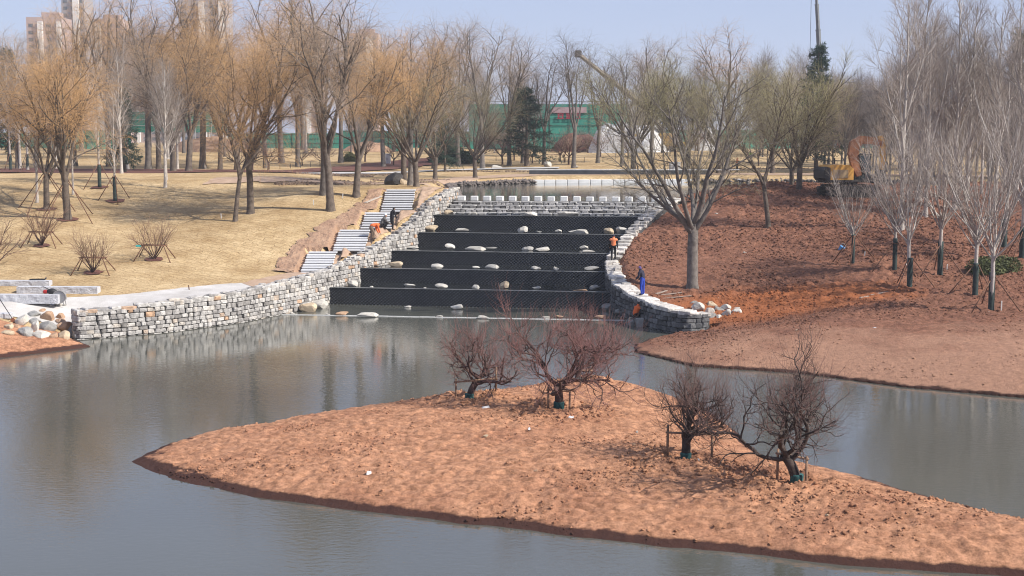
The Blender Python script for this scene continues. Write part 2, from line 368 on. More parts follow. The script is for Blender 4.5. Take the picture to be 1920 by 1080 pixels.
class MB:
    def __init__(s): s.v = []; s.f = []; s.r = []; s.cur = 0.0
    def add(s, vs, fs):
        o = len(s.v); s.v += [tuple(map(float, v)) for v in vs]; s.f += [tuple(i + o for i in f) for f in fs]; s.r += [s.cur] * len(vs)
        return s
    def box(s, c, d, rz=0.0, M=None, ch=0.0):
        x, y, z = d[0] / 2, d[1] / 2, d[2] / 2
        if ch > 0:
            vs = []
            for sx in (-1, 1):
                for sy in (-1, 1):
                    for sz in (-1, 1):
                        vs += [(sx * (x - ch), sy * (y - ch), sz * z), (sx * (x - ch), sy * y, sz * (z - ch)), (sx * x, sy * (y - ch), sz * (z - ch))]
            I = lambda a, b, c_, k: ((a * 2 + b) * 2 + c_) * 3 + k
            fs = [[I(0, 0, 1, 0), I(1, 0, 1, 0), I(1, 1, 1, 0), I(0, 1, 1, 0)], [I(0, 0, 0, 0), I(0, 1, 0, 0), I(1, 1, 0, 0), I(1, 0, 0, 0)],
                  [I(0, 0, 0, 1), I(1, 0, 0, 1), I(1, 0, 1, 1), I(0, 0, 1, 1)], [I(0, 1, 0, 1), I(0, 1, 1, 1), I(1, 1, 1, 1), I(1, 1, 0, 1)],
                  [I(0, 0, 0, 2), I(0, 0, 1, 2), I(0, 1, 1, 2), I(0, 1, 0, 2)], [I(1, 0, 0, 2), I(1, 1, 0, 2), I(1, 1, 1, 2), I(1, 0, 1, 2)]]
            for sy in (0, 1):
                for sz in (0, 1):
                    f = [I(0, sy, sz, 0), I(1, sy, sz, 0), I(1, sy, sz, 1), I(0, sy, sz, 1)]; fs.append(f if sy != sz else f[::-1])
            for sx in (0, 1):
                for sz in (0, 1):
                    f = [I(sx, 0, sz, 0), I(sx, 1, sz, 0), I(sx, 1, sz, 2), I(sx, 0, sz, 2)]; fs.append(f if sx == sz else f[::-1])
                for sy in (0, 1):
                    f = [I(sx, sy, 0, 1), I(sx, sy, 1, 1), I(sx, sy, 1, 2), I(sx, sy, 0, 2)]; fs.append(f if sx == sy else f[::-1])
                    for sz in (0, 1):
                        f = [I(sx, sy, sz, 0), I(sx, sy, sz, 1), I(sx, sy, sz, 2)]; fs.append(f if (sx + sy + sz) % 2 else f[::-1])
        else:
            vs = [(-x, -y, -z), (x, -y, -z), (x, y, -z), (-x, y, -z), (-x, -y, z), (x, -y, z), (x, y, z), (-x, y, z)]
            fs = [(0, 3, 2, 1), (4, 5, 6, 7), (0, 1, 5, 4), (1, 2, 6, 5), (2, 3, 7, 6), (3, 0, 4, 7)]
        R = M or Matrix.Rotation(rz, 3, 'Z')
        return s.add([tuple(R @ Vector(v) + Vector(c)) for v in vs], fs)
    def tube(s, pts, rad, n=8, caps=True):
        pts = [Vector(p) for p in pts]; k = len(pts)
        rad = rad if isinstance(rad, (list, tuple)) else [rad] * k
        vs = []; fs = []
        ref = None
        for i, p in enumerate(pts):
            t = (pts[min(i + 1, k - 1)] - pts[max(i - 1, 0)]).normalized()
            if ref is None: ref = Vector((0, 0, 1)) if abs(t.z) < .9 else Vector((1, 0, 0))
            u = t.cross(ref).normalized(); w = u.cross(t).normalized(); ref = w
            for j in range(n):
                a = 2 * math.pi * j / n
                vs.append(tuple(p + (u * math.cos(a) + w * math.sin(a)) * rad[i]))
        for i in range(k - 1):
            for j in range(n):
                fs.append((i * n + j, i * n + (j + 1) % n, (i + 1) * n + (j + 1) % n, (i + 1) * n + j))
        if caps: fs += [tuple(range(n))[::-1], tuple((k - 1) * n + j for j in range(n))]
        return s.add(vs, fs)
    def ell(s, c, r, nu=12, nv=8, M=None):
        vs = []; fs = []
        for i in range(nv + 1):
            ph = math.pi * i / nv
            for j in range(nu):
                th = 2 * math.pi * j / nu
                v = Vector((r[0] * math.sin(ph) * math.cos(th), r[1] * math.sin(ph) * math.sin(th), r[2] * math.cos(ph)))
                if M: v = M @ v
                vs.append(tuple(v + Vector(c)))
        for i in range(nv):
            for j in range(nu):
                fs.append((i * nu + j, (i + 1) * nu + j, (i + 1) * nu + (j + 1) % nu, i * nu + (j + 1) % nu))
        return s.add(vs, fs)
    def prism(s, poly, y0, y1):
        """polygon in x,z extruded along y"""
        n = len(poly)
        vs = [(p[0], y0, p[1]) for p in poly] + [(p[0], y1, p[1]) for p in poly]
        fs = [tuple(range(n)), tuple(range(2 * n - 1, n - 1, -1))] + [(i, i + n, (i + 1) % n + n, (i + 1) % n) for i in range(n)]
        return s.add(vs, fs)
    def mesh(s, name, m, smooth=False):
        me = bpy.data.meshes.new(name); me.from_pydata(s.v, [], s.f); me.materials.append(m)
        if smooth: me.polygons.foreach_set('use_smooth', [True] * len(me.polygons))
        a = me.attributes.new('rnd', 'FLOAT', 'POINT'); a.data.foreach_set('value', s.r)
        return me
    def build(s, name, m, parent=None, smooth=False):
        return obj(name, s.mesh(name, m, smooth), parent)

def grid_mesh(name, xs, ys, zf, m, keep=None, smooth=True):
    X, Y = np.meshgrid(xs, ys); Z = zf(X, Y)
    nx, ny = len(xs), len(ys)
    i = np.arange(nx - 1); j = np.arange(ny - 1); I, J = np.meshgrid(i, j); a = (J * nx + I).ravel()
    F = np.stack([a, a + 1, a + 1 + nx, a + nx], 1)
    V = np.stack([X.ravel(), Y.ravel(), Z.ravel()], 1)
    if keep is not None:
        k = keep(X, Y, Z).ravel(); F = F[k[F].any(1)]
        used = np.zeros(len(V), bool); used[F.ravel()] = True; mp = np.cumsum(used) - 1; V = V[used]; F = mp[F]
    return np_mesh(name, V, F, m, smooth)

def ribbon(name, left, right, m, off=0.035, nu=60, nv=10, wob=0.12, rough=0.0):
    """ground-hugging strip between two polylines"""
    def res(p, n):
        p = np.array([q[:2] for q in p], float); s = np.concatenate([[0], np.cumsum(np.hypot(*np.diff(p, axis=0).T))]); u = np.linspace(0, s[-1], n)
        return np.stack([np.interp(u, s, p[:, 0]), np.interp(u, s, p[:, 1])], 1)
    a, b = res(left, nu), res(right, nu)
    v = np.linspace(0, 1, nv)[None, :, None]
    P = a[:, None] * (1 - v) + b[:, None] * v
    e = (np.abs(v - .5) * 2) ** 4
    P[..., 0] += wob * fbm(P[..., 0] * 1.5, P[..., 1] * 1.5, 3, 4) * 2 * e[..., 0]; P[..., 1] += wob * fbm(P[..., 0] * 1.5 + 50, P[..., 1] * 1.5, 3, 5) * 2 * e[..., 0]
    Z = ground(P[..., 0], P[..., 1]) + off + rough * (np.abs(fbm(P[..., 0] / .7, P[..., 1] / .7, 3, 14)) * 2 + fbm(P[..., 0] / .3, P[..., 1] / .3, 2, 16)) * (1 - e[..., 0])
    V = np.concatenate([P, Z[..., None]], 2).reshape(-1, 3)
    i, j = np.meshgrid(np.arange(nu - 1), np.arange(nv - 1), indexing='ij'); q = (i * nv + j).ravel()
    F = np.stack([q, q + 1, q + nv + 1, q + nv], 1)
    me = np_mesh(name, V, F, m, True)
    o = obj(name, me)
    return o

# ------------------------------------------------------------------ the setting: ground, soil, water, paths
def lawn_material():
    m, n, b = nt('dry_lawn'); L = n.links.new
    b.inputs['Roughness'].default_value = 0.95; b.inputs['Specular IOR Level'].default_value = 0.1
    ge = n.nodes.new('ShaderNodeNewGeometry')
    def noise(scale, det=5, rough=.6, vec=None):
        k = n.nodes.new('ShaderNodeTexNoise'); k.inputs['Scale'].default_value = scale; k.inputs['Detail'].default_value = det; k.inputs['Roughness'].default_value = rough
        L(vec or ge.outputs['Position'], k.inputs['Vector']); return k.outputs['Fac']
    def ramp(fac, a, ca, bb, cb):
        k = n.nodes.new('ShaderNodeValToRGB'); e = k.color_ramp.elements
        e[0].position = a; e[0].color = (*ca, 1); e[1].position = bb; e[1].color = (*cb, 1); L(fac, k.inputs['Fac']); return k.outputs['Color']
    base = ramp(noise(.5), .35, (.42, .30, .165), .65, (.54, .41, .245))
    fine = ramp(noise(7, 8, .75), .32, (.62, .58, .5), .60, (1.1, 1.1, 1.1))
    mp = n.nodes.new('ShaderNodeMapping'); mp.inputs['Rotation'].default_value = (0, 0, 0.55); L(ge.outputs['Position'], mp.inputs['Vector'])
    wv = n.nodes.new('ShaderNodeMix'); wv.data_type = 'VECTOR'
    nz = n.nodes.new('ShaderNodeTexNoise'); nz.inputs['Scale'].default_value = 1.2; L(ge.outputs['Position'], nz.inputs['Vector'])
    va = n.nodes.new('ShaderNodeVectorMath'); va.operation = 'MULTIPLY_ADD'; L(nz.outputs['Color'], va.inputs[0]); va.inputs[1].default_value = (.8, .8, 0); L(mp.outputs[0], va.inputs[2])
    br = n.nodes.new('ShaderNodeTexBrick'); br.inputs['Scale'].default_value = 1.0; br.inputs['Mortar Size'].default_value = 0.035; br.inputs['Mortar Smooth'].default_value = .6
    br.inputs['Brick Width'].default_value = 0.85; br.inputs['Row Height'].default_value = 0.55; br.inputs['Bias'].default_value = 0
    br.inputs['Color1'].default_value = (.88, .86, .84, 1); br.inputs['Color2'].default_value = (1.08, 1.08, 1.06, 1); br.inputs['Mortar'].default_value = (.62, .55, .47, 1)
    L(va.outputs[0], br.inputs['Vector'])
    def mul(a, c, f=1.0):
        k = n.nodes.new('ShaderNodeMix'); k.data_type = 'RGBA'; k.blend_type = 'MULTIPLY'; k.inputs[0].default_value = f; L(a, k.inputs[6]); L(c, k.inputs[7]); return k.outputs[2]
    c = mul(mul(mul(base, fine), br.outputs['Color'], .5), ramp(noise(.16, 6, .7), .36, (.80, .76, .70), .58, (1.06, 1.06, 1.05)))
    L(c, b.inputs['Base Color'])
    ad = n.nodes.new('ShaderNodeMath'); ad.operation = 'MULTIPLY_ADD'; L(br.outputs['Fac'], ad.inputs[0]); ad.inputs[1].default_value = -.6; L(noise(12, 5), ad.inputs[2])
    bp = n.nodes.new('ShaderNodeBump'); bp.inputs['Distance'].default_value = 0.05; L(ad.outputs[0], bp.inputs['Height']); L(bp.outputs[0], b.inputs['Normal'])
    MATS['dry_lawn'] = m; return m

def uneven(*segs):
    out = []
    for a, b, st in segs: out += list(np.arange(a, b, st))
    out.append(segs[-1][1]); return np.array(out)

gx = uneven((-1200, -400, 100), (-400, -120, 14), (-120, -50, 2.0), (-50, 16, .34), (16, 60, 1.0), (60, 120, 3), (120, 400, 14), (400, 1200, 100))
gy = uneven((20, 60, 2.0), (60, 122, .34), (122, 170, .9), (170, 300, 3), (300, 700, 25), (700, 1400, 100))
def lawn_z(X, Y):
    z = ground(X, Y)
    return z + 0.05 * fbm(X / 1.2, Y / 1.2, 3, 61) * (Y > 83) * (z > 0.5) * (Y < 300)
g = obj('ground', grid_mesh('ground', gx, gy, lawn_z, lawn_material())); tag(g, kind='structure')

SOIL_R = soil_mat('red_brown_soil', (.32, .155, .098), (.235, .108, .068), (.145, .068, .048), (.06, .028, .020), patch=((.42, .15, .062), 14.5, 78.5, 8.5, 4.2), lower=((.46, .255, .165), 64.0, 70.5), wet_z=.08, bumpd=.22)
SOIL_I = soil_mat('orange_soil', (.52, .27, .155), (.405, .20, .112), (.26, .118, .068), (.062, .029, .022), wet_z=.13, bumpd=.10)
def soil_z(X, Y):
    z = ground(X, Y)
    rough = (.22 + .78 * sstep(66, 76, Y)) * (0.35 + 0.65 * sstep(-.1, .12, fbm(X / 6, Y / 6, 2, 15)))
    c = 0.34 * np.abs(fbm(X / .9, Y / .9, 3, 71)) * 2 + 0.34 * np.abs(fbm(X / .38, Y / .38, 2, 75)) + .14 * fbm(X / .2, Y / .2, 2, 76)
    z2 = z + 0.06 + rough * c + 0.06 * fbm(X / .6, Y / .6, 3, 79)
    # piled earth along the back of the bank
    z2 = z2 + 0.5 * np.exp(-((Y - 117 - .05 * X) / 2.2) ** 2) * sstep(11, 15, X) * (0.4 + 1.6 * np.maximum(fbm(X / 2.0, Y / 2.0, 3, 81) + .2, 0))
    dwr, wr = poly_dist(X, Y, WALL_R); dwr = dwr.reshape(X.shape); wr = wr.reshape(X.shape)
    z2 = np.minimum(z2, np.where(Y < 111, wr - .1 + .8 * np.maximum(dwr - .85, 0), 99))
    edge = in_poly(X, Y, SOIL_POLY).reshape(X.shape)
    return np.where(edge & (z > -1.0), z2, z - 0.4)
SOIL_POLY = [(5.5, 70), (8.5, 63.5), (13, 61.5), (16.7, 58), (21, 55.6), (30, 51), (60, 40), (60, 128), (40, 124), (24, 122), (17, 116), (12.2, 109), (9.6, 104), (8, 100), (6.5, 96), (5.6, 92), (5.5, 86)]
s = obj('soil_bank', grid_mesh('soil_bank', np.arange(5, 47, .125), np.arange(44, 126, .16), soil_z, SOIL_R, keep=lambda X, Y, Z: Z > -0.35)); tag(s, kind='structure')
xs = np.array([p[0] for p in ISL]); ys = np.array([p[1] for p in ISL])
s = obj('island', grid_mesh('island', np.arange(xs.min() - 1, 15.5, .085), np.arange(31, ys.max() + 1.2, .075), island_h, SOIL_I, keep=lambda X, Y, Z: Z > -0.3)); tag(s, kind='structure')
# beach of red soil at the left foot of the wall
BE = [(-24.0, 73.0), (-22.7, 72.5), (-21.2, 70.6), (-24.5, 66.4), (-31, 62.6), (-50, 55), (-50, 66), (-32, 71.5), (-27, 72.5)]
def beach_z(X, Y):
    z = ground(X, Y)
    return np.where(in_poly(X, Y, BE).reshape(X.shape), z + .05 + .10 * fbm(X / .6, Y / .6, 3, 91) + .1 * np.abs(fbm(X / 1.5, Y / 1.5, 2, 92)), z - .4)
s = obj('soil_beach', grid_mesh('soil_beach', np.arange(-46, -20, .16), np.arange(56, 74, .16), beach_z, SOIL_I, keep=lambda X, Y, Z: Z > -0.3)); tag(s, kind='structure')

WAT = water_mat('lake_water', (.078, .080, .066), 3.6, 0.011, stretch=(1, 1.5, 1), ior=1.50, rough=.015)
me = np_mesh('lower_lake', np.array([(-300, -60, 0), (300, -60, 0), (300, 112, 0), (-300, 112, 0)], float), np.array([[0, 1, 2, 3]]), WAT)
tag(obj('lower_lake', me), kind='structure')
WATP = water_mat('pool_water', (.018, .020, .020), 3.0, 0.008)
for k, (a, b, z) in enumerate(LIPS):
    n_ = LIPS[k + 1] if k < 4 else ((-5.2, 109.2), (11.6, 106.6), 5)
    q = [(a[0] - .2, a[1] - .02, z - .03), (b[0] + .4, b[1] - .02, z - .03), (n_[1][0] + .5, n_[1][1] + .2, z - .03), (n_[0][0] - .2, n_[0][1] + .2, z - .03)]
    tag(obj('cascade_pool', np_mesh('cascade_pool', np.array(q), np.array([[0, 1, 2, 3]]), WATP)), kind='structure')
WATU = water_mat('pond_water', (.10, .10, .085), 2.4, 0.010)
me = bpy.data.meshes.new('upper_pond'); pp = [(-4.6, 109.9)] + [(p[0], p[1]) for p in [(-9, 114), (-10, 140), (-9, 150), (0, 162), (18, 163), (40, 161), (56, 150), (56, 136), (40, 130), (30, 124), (22, 118)]] + [(12.3, 107.3)]
me.from_pydata([(x, y, POND_Z) for x, y in pp], [], [tuple(range(len(pp)))]); me.materials.append(WATU)
tag(obj('upper_pond', me), kind='structure')

CONC = mat('pale_concrete', (.56, .535, .505), (.38, .355, .325), .55, .9, .02, 14, detail=9)
DIRTP = mat('pink_dirt', (.43, .31, .22), (.31, .205, .14), 1.5, .95, .03, 12)
DIRTR = mat('strip_soil', (.40, .26, .17), (.26, .155, .10), 1.1, .95, .12, 6)
MULCH = mat('dark_mulch', (.16, .065, .045), (.09, .04, .03), .8, .95, .05, 6)
front = [(-60, 72.5), (-33, 73.6), (-24, 74.2), (-19.7, 76.6), (-16.8, 80.4), (-15.6, 82.8)]
back = [(-60, 77.0), (-28.6, 77.4), (-23.6, 79.0), (-20.6, 81.2), (-17.9, 83.3), (-16.6, 84.3)]
tag(ribbon('concrete_path', front, back, CONC, .04, 120, 14, .25), kind='structure')
tag(ribbon('dirt_path', [(-15.4, 82.6), (-13.8, 86.3), (-12.6, 88.6), (-12.3, 90.2)], [(-16.6, 84.3), (-15.2, 87.0), (-14.3, 89), (-13.7, 90.2)], DIRTP, .045, 50, 8, .3), kind='structure')
tag(ribbon('soil_strip', [(-14.2, 88.6), (-13.75, 90), (-13.75, 93.6), (-12.25, 95), (-12.25, 98.5), (-10.85, 100), (-10.85, 103), (-9.85, 104.5), (-9.85, 109.6)],
           [(-15.4, 89.0), (-15.4, 91.5), (-15.0, 95), (-14.1, 97.6), (-13.6, 100), (-12.7, 102), (-12.2, 104), (-11.4, 107), (-10.7, 110)], DIRTR, .07, 220, 26, .6, .13), kind='structure')
tag(ribbon('soil_strip', [(-12.25, 90.0), (-11.95, 93.6), (-10.3, 95.2), (-10.2, 98.5), (-8.85, 100), (-8.85, 102.6), (-7.55, 104.6), (-7.55, 109.2), (-7.6, 111)],
           [(-12.15, 90.1), (-10.95, 94), (-10.1, 96.0), (-9.1, 98), (-7.9, 101.2), (-7.1, 103), (-6.7, 106), (-6.0, 109), (-5.4, 112)], DIRTP, .05, 220, 16, .2, .2), kind='structure')
tag(ribbon('mulch_bed', [(-90, 150), (-60, 140), (-42, 141), (-27, 146), (-18, 168), (-8, 190)], [(-95, 176), (-60, 172), (-44, 168), (-28, 166), (-20, 186), (-10, 204)], MULCH, .12, 100, 16, 1.0), kind='structure')
tag(ribbon('park_path', [(-95, 139), (-60, 131), (-47, 132)], [(-95, 152), (-62, 141), (-46, 139)], CONC, .16, 60, 10, .3), kind='structure')
tag(ribbon('park_path', [(-27, 143), (-17, 160), (-8, 172), (6, 176)], [(-27.5, 145.5), (-18, 163), (-8.5, 175), (6, 179)], CONC, .12, 60, 8, .2), kind='structure')
tag(ribbon('dirt_path', [(-26, 117.5), (-19, 120), (-12, 121), (-6.6, 121)], [(-26, 122), (-19, 126), (-12, 127), (-7.2, 128)], DIRTP, .05, 90, 10, .8), kind='structure')
tag(ribbon('dirt_path', [(-6.8, 140), (-3, 152), (3, 158.8), (18, 160.8), (40, 158), (60, 150)], [(-9.5, 141), (-6, 156), (2, 163), (18, 166), (42, 163), (62, 156)], DIRTP, .05, 90, 8, .5), kind='structure')

# ------------------------------------------------------------------ stones: shared shapes
def stone_shape(seed, rough=.16):
    r = random.Random(seed); b = MB(); b.box((0, 0, 0), (1, 1, 1), ch=.13)
    v = [(x + r.uniform(-rough, rough) * .5, y + r.uniform(-rough, rough) * .4, z + r.uniform(-rough, rough) * .5) for x, y, z in b.v]
    b.v = v; return b
STONES = [stone_shape(100 + i) for i in range(8)]

def boulder_shape(seed, sub=3, rough=.28):
    import bmesh
    bm = bmesh.new(); bmesh.ops.create_icosphere(bm, subdivisions=sub, radius=.5)
    r = np.random.default_rng(seed); P = np.array([v.co[:] for v in bm.verts])
    # facets: cut the ball by a few random planes, then noise
    for _ in range(15):
        nn = r.normal(size=3); nn /= np.linalg.norm(nn); d = r.uniform(.24, .42)
        k = P @ nn - d; P = P - np.maximum(k, 0)[:, None] * nn * .97
    o = r.uniform(0, 50, 3)
    N = fbm(P[:, 0] * 3 + o[0] + P[:, 2] * 2, P[:, 1] * 3 + o[1] - P[:, 2] * 1.5, 3, seed)
    P = P * (1 + rough * N)[:, None]
    P = P / np.abs(P).max(0) * .5
    for v, p in zip(bm.verts, P): v.co = p
    me = bpy.data.meshes.new('boulder'); bm.to_mesh(me); bm.free()
    me.polygons.foreach_set('use_smooth', [False] * len(me.polygons))
    return me
BOULD = [boulder_shape(300 + i) for i in range(9)]
ROCKM = {
    'pale': mat('pale_boulder', (.56, .53, .47), (.40, .37, .32), 5, .85, .03, 18, rand=.12),
    'tan': mat('tan_boulder', (.56, .45, .31), (.36, .28, .19), 4, .85, .03, 18, rand=.1),
    'orange': mat('orange_boulder', (.46, .30, .19), (.28, .18, .12), 4, .85, .03, 18, rand=.15),
    'grey': mat('grey_boulder', (.30, .29, .27), (.19, .185, .175), 5, .85, .03, 18, rand=.15),
    'dark': mat('dark_boulder', (.12, .11, .105), (.06, .055, .052), 4, .85, .03, 18, rand=.2)}
MBK = {}
def boulder(px, py, w, h, z, kind, label, group=None, cat='boulder', name='boulder', depth=None, sink=.18, loc=None, i=[0]):
    """px,py: foot of the stone in the photograph; w,h its size there; stands on level z"""
    i[0] += 1
    p = loc if loc is not None else at_z(px, py, z)
    k = p.y / FPX; sx, sz = w * k, h * k
    sy = depth or min(sx * .75, max(sz * 1.6, .3))
    key = (i[0] * 5 % 9, kind)
    if key not in MBK:
        me = BOULD[key[0]].copy(); me.materials.append(ROCKM[kind]); MBK[key] = me
    o = obj(name, MBK[key]); hh = sz * (1 + sink)
    o.scale = (sx, sy, hh); o.rotation_euler = (0, 0, random.choice((0, math.pi)) + random.uniform(-.25, .25))
    o.location = (p.x, p.y + sy * .3, p.z - sink * sz + hh / 2)
    tag(o, label, cat, group); return o

# ------------------------------------------------------------------ retaining walls
def resample(pts, step):
    p = np.array(pts, float); s = np.concatenate([[0], np.cumsum(np.hypot(np.diff(p[:, 0]), np.diff(p[:, 1])))])
    # Catmull-like smoothing through dense linear + gaussian
    u = np.arange(0, s[-1], .1); q = np.stack([np.interp(u, s, p[:, k]) for k in range(3)], 1)
    ker = np.exp(-np.linspace(-2, 2, 31) ** 2); ker /= ker.sum()
    qq = np.pad(q, ((15, 15), (0, 0)), mode='reflect', reflect_type='odd'); q = np.stack([np.convolve(qq[:, k], ker, 'valid') for k in range(3)], 1)
    return u, q
MORTAR = mat('dark_mortar', (.10, .095, .09), (.05, .048, .046), 6, .95, .02, 20)
STONE_L = stone_mat('wall_stone_pale', [(0, (.20, .185, .17)), (.25, (.34, .32, .30)), (.5, (.40, .38, .355)), (.8, (.50, .475, .44)), (.95, (.46, .41, .35)), (.982, (.46, .29, .18)), (1, (.42, .29, .20))])
STONE_R = stone_mat('wall_stone_shaded', [(0, (.055, .056, .06)), (.5, (.11, .11, .112)), (1, (.19, .187, .185))])  # tones lowered: the shade on this wall face is put into the colour
CAPST = stone_mat('cap_stone', [(0, (.40, .37, .33)), (.5, (.54, .50, .45)), (1, (.66, .62, .57))])

def build_wall(name, label, pts, side, zbase, rows_h, mstone, capm, n_single, wmin, wmax, thick=.95, s_first=0.0, end_left=True):
    u, q = resample(pts, .1)
    T = np.gradient(q[:, :2], axis=0); T /= np.linalg.norm(T, axis=1)[:, None]
    # outward normal (towards the water)
    Nn = np.stack([T[:, 1], -T[:, 0]], 1) * side
    o = empty(name, (float(q[0, 0]), float(q[0, 1]), 0)); tag(o, label, 'wall')
    inv = Matrix.Translation(-o.location)
    # core
    k = np.arange(0, len(u), 4); k = np.append(k, len(u) - 1); core = MB(); n = len(k)
    fx = q[k, :2] - Nn[k] * .07; bx_ = q[k, :2] - Nn[k] * thick
    vs = []
    for a, b, z in zip(fx, bx_, q[k, 2]): vs += [(a[0], a[1], -.8), (a[0], a[1], z - .1), (b[0], b[1], z - .1), (b[0], b[1], -.8)]
    fs = []
    for i in range(n - 1):
        for j in range(4): fs.append((i * 4 + j, i * 4 + (j + 1) % 4, i * 4 + 4 + (j + 1) % 4, i * 4 + 4 + j))
    fs += [(0, 1, 2, 3), (n * 4 - 1, n * 4 - 2, n * 4 - 3, n * 4 - 4)]
    core.add([tuple(Vector(v) - o.location) for v in vs], fs); core.build('core', MORTAR, o)
    shapes = []
    for sname, m in (('stone', mstone), ('cap_stone', capm)):
        shapes.append([b.mesh(sname, m) for b in STONES])
    R = random.Random(5); count = 0; rest = {0: MB(), 1: MB()}
    def put(si, P, tang, size, jit, single):
        nonlocal count
        M = Matrix.Translation(Vector(P) - o.location) @ Matrix.Rotation(math.atan2(tang[1], tang[0]), 4, 'Z') @ Matrix.Rotation(R.uniform(-jit, jit), 4, 'Y') @ Matrix.Rotation(R.uniform(-jit, jit) * .6, 4, 'Z') @ Matrix.Diagonal((*size, 1))
        v = R.randrange(8)
        if single:
            s_ = obj('stone' if si == 0 else 'cap_stone', shapes[si][v], o); s_.matrix_local = M; count += 1
        else:
            b = rest[si]; b.cur = R.random(); b.add([tuple(M @ Vector(c)) for c in STONES[v].v], STONES[v].f)
    # courses
    z = -0.22; row = 0; todo = []
    while z < 7.2:
        h = rows_h * R.uniform(.82, 1.2); s = R.uniform(0, .3)
        while s < u[-1] - .1:
            w = R.uniform(wmin, wmax); i = min(int((s + w / 2) / .1), len(u) - 1)
            zt = q[i, 2]; zb = zbase(q[i, 0], q[i, 1])
            if z + h * .6 < zt - .02 and z + h > zb - .15:
                hh = min(h, zt - z) * R.uniform(.9, 1.0)
                todo.append((s, w, i, z + hh / 2, hh))
            s += w + .025
        z += h + .012; row += 1
    todo.sort(key=lambda t: t[0])
    cap = []
    s = 0.0
    while s < u[-1] - .2:
        lay = R.choice((2, 2, 3)) if thick < 1 else R.choice((1, 2)); w = R.uniform(.45, .85) * (1 if thick < 1 else 1.3); i = min(int((s + w / 2) / .1), len(u) - 1); y0 = .0
        for l in range(lay):
            d = thick / lay * R.uniform(.85, 1.1); cap.append((s, w, i, y0 + d / 2, d)); y0 += d * .98
        s += w * .97
    ncap = min(len(cap), 110); nst = n_single - ncap
    for a, (s, w, i, zc, hh) in enumerate(todo):
        off = R.uniform(-.05, .025) - .06
        P = (q[i, 0] + Nn[i, 0] * off, q[i, 1] + Nn[i, 1] * off, zc)
        put(0, P, T[i], (w * .985, .26, hh), .045, a < nst)
    order = sorted(range(len(cap)), key=lambda a: cap[a][0])
    for a in order:
        s, w, i, yo, d = cap[a]
        sl = (q[min(i + 3, len(q) - 1), 2] - q[max(i - 3, 0), 2]) / .6
        P = (q[i, 0] - Nn[i, 0] * (yo - .05), q[i, 1] - Nn[i, 1] * (yo - .05), q[i, 2] - .06 + R.uniform(-.05, .06))
        put(1, P, T[i], (w * .98, d * .96, .24 * R.uniform(.8, 1.3)), .07, a < ncap)
    for si in (0, 1):
        if rest[si].v: tag(rest[si].build('stonework' if si == 0 else 'cap_stonework', (mstone, capm)[si], o), kind='stuff')
    return o

def pool_level(x, y):
    z = -0.1
    for a, b, l in LIPS:
        t = (x - a[0]) / (b[0] - a[0]); yl = a[1] + t * (b[1] - a[1])
        if y > yl + .3: z = l - .15
    return z
build_wall('retaining_wall', 'long curved wall of pale squared rubble stone climbing beside the stairs', WALL_L, 1, pool_level, .235, STONE_L, STONE_L, 300, .24, .52, thick=.68)
build_wall('retaining_wall', 'dark shaded stone wall with pale flat capping below the red soil bank', WALL_R, -1, pool_level, .25, STONE_R, CAPST, 300, .28, .58, thick=1.05)

# ------------------------------------------------------------------ the cascade
def weir_material():
    m, n, b = nt('black_weir_facing'); L = n.links.new
    b.inputs['Roughness'].default_value = .45
    ge = n.nodes.new('ShaderNodeNewGeometry'); sx = n.nodes.new('ShaderNodeSeparateXYZ'); L(ge.outputs['Position'], sx.inputs[0])
    def M(op, a, v=None, w=None):
        q = n.nodes.new('ShaderNodeMath'); q.operation = op
        for i, t in enumerate((a, v, w)):
            if t is None: continue
            if isinstance(t, (int, float)): q.inputs[i].default_value = t
            else: L(t, q.inputs[i])
        return q.outputs[0]
    d1 = M('SINE', M('MULTIPLY', M('ADD', sx.outputs[0], M('MULTIPLY', sx.outputs[2], 1.05)), 27.0))
    d2 = M('SINE', M('MULTIPLY', M('SUBTRACT', sx.outputs[0], M('MULTIPLY', sx.outputs[2], 1.25)), 27.0))
    p = M('ADD', M('MULTIPLY', d2, .75), M('MULTIPLY', d1, .35))
    nz = n.nodes.new('ShaderNodeTexNoise'); nz.inputs['Scale'].default_value = 4.5; nz.inputs['Detail'].default_value = 8; L(ge.outputs['Position'], nz.inputs['Vector'])
    f = M('ADD', M('MULTIPLY', p, .5), nz.outputs['Fac'])
    cr = n.nodes.new('ShaderNodeValToRGB'); e = cr.color_ramp.elements; e[0].position = .5; e[0].color = (.010, .012, .016, 1); e[1].position = 1.0; e[1].color = (.060, .064, .072, 1)  # paler flecks: netting pattern, with its glints put into the base colour
    L(f, cr.inputs['Fac']); L(cr.outputs[0], b.inputs['Base Color'])
    bp = n.nodes.new('ShaderNodeBump'); bp.inputs['Distance'].default_value = .03; L(p, bp.inputs['Height']); L(bp.outputs[0], b.inputs['Normal'])
    return m
WEIR = weir_material(); LIPM = mat('wet_grey_lip', (.20, .20, .19), (.10, .10, .10), 3, .35, .01, 20)
names = ['lowest black weir wall of the cascade, rising straight from the lake', 'second black weir wall up from the lake', 'middle black weir wall of the stepped cascade', 'fourth black weir wall up, with pale boulders on its ledge', 'topmost black weir wall, just below the rubble stone steps']
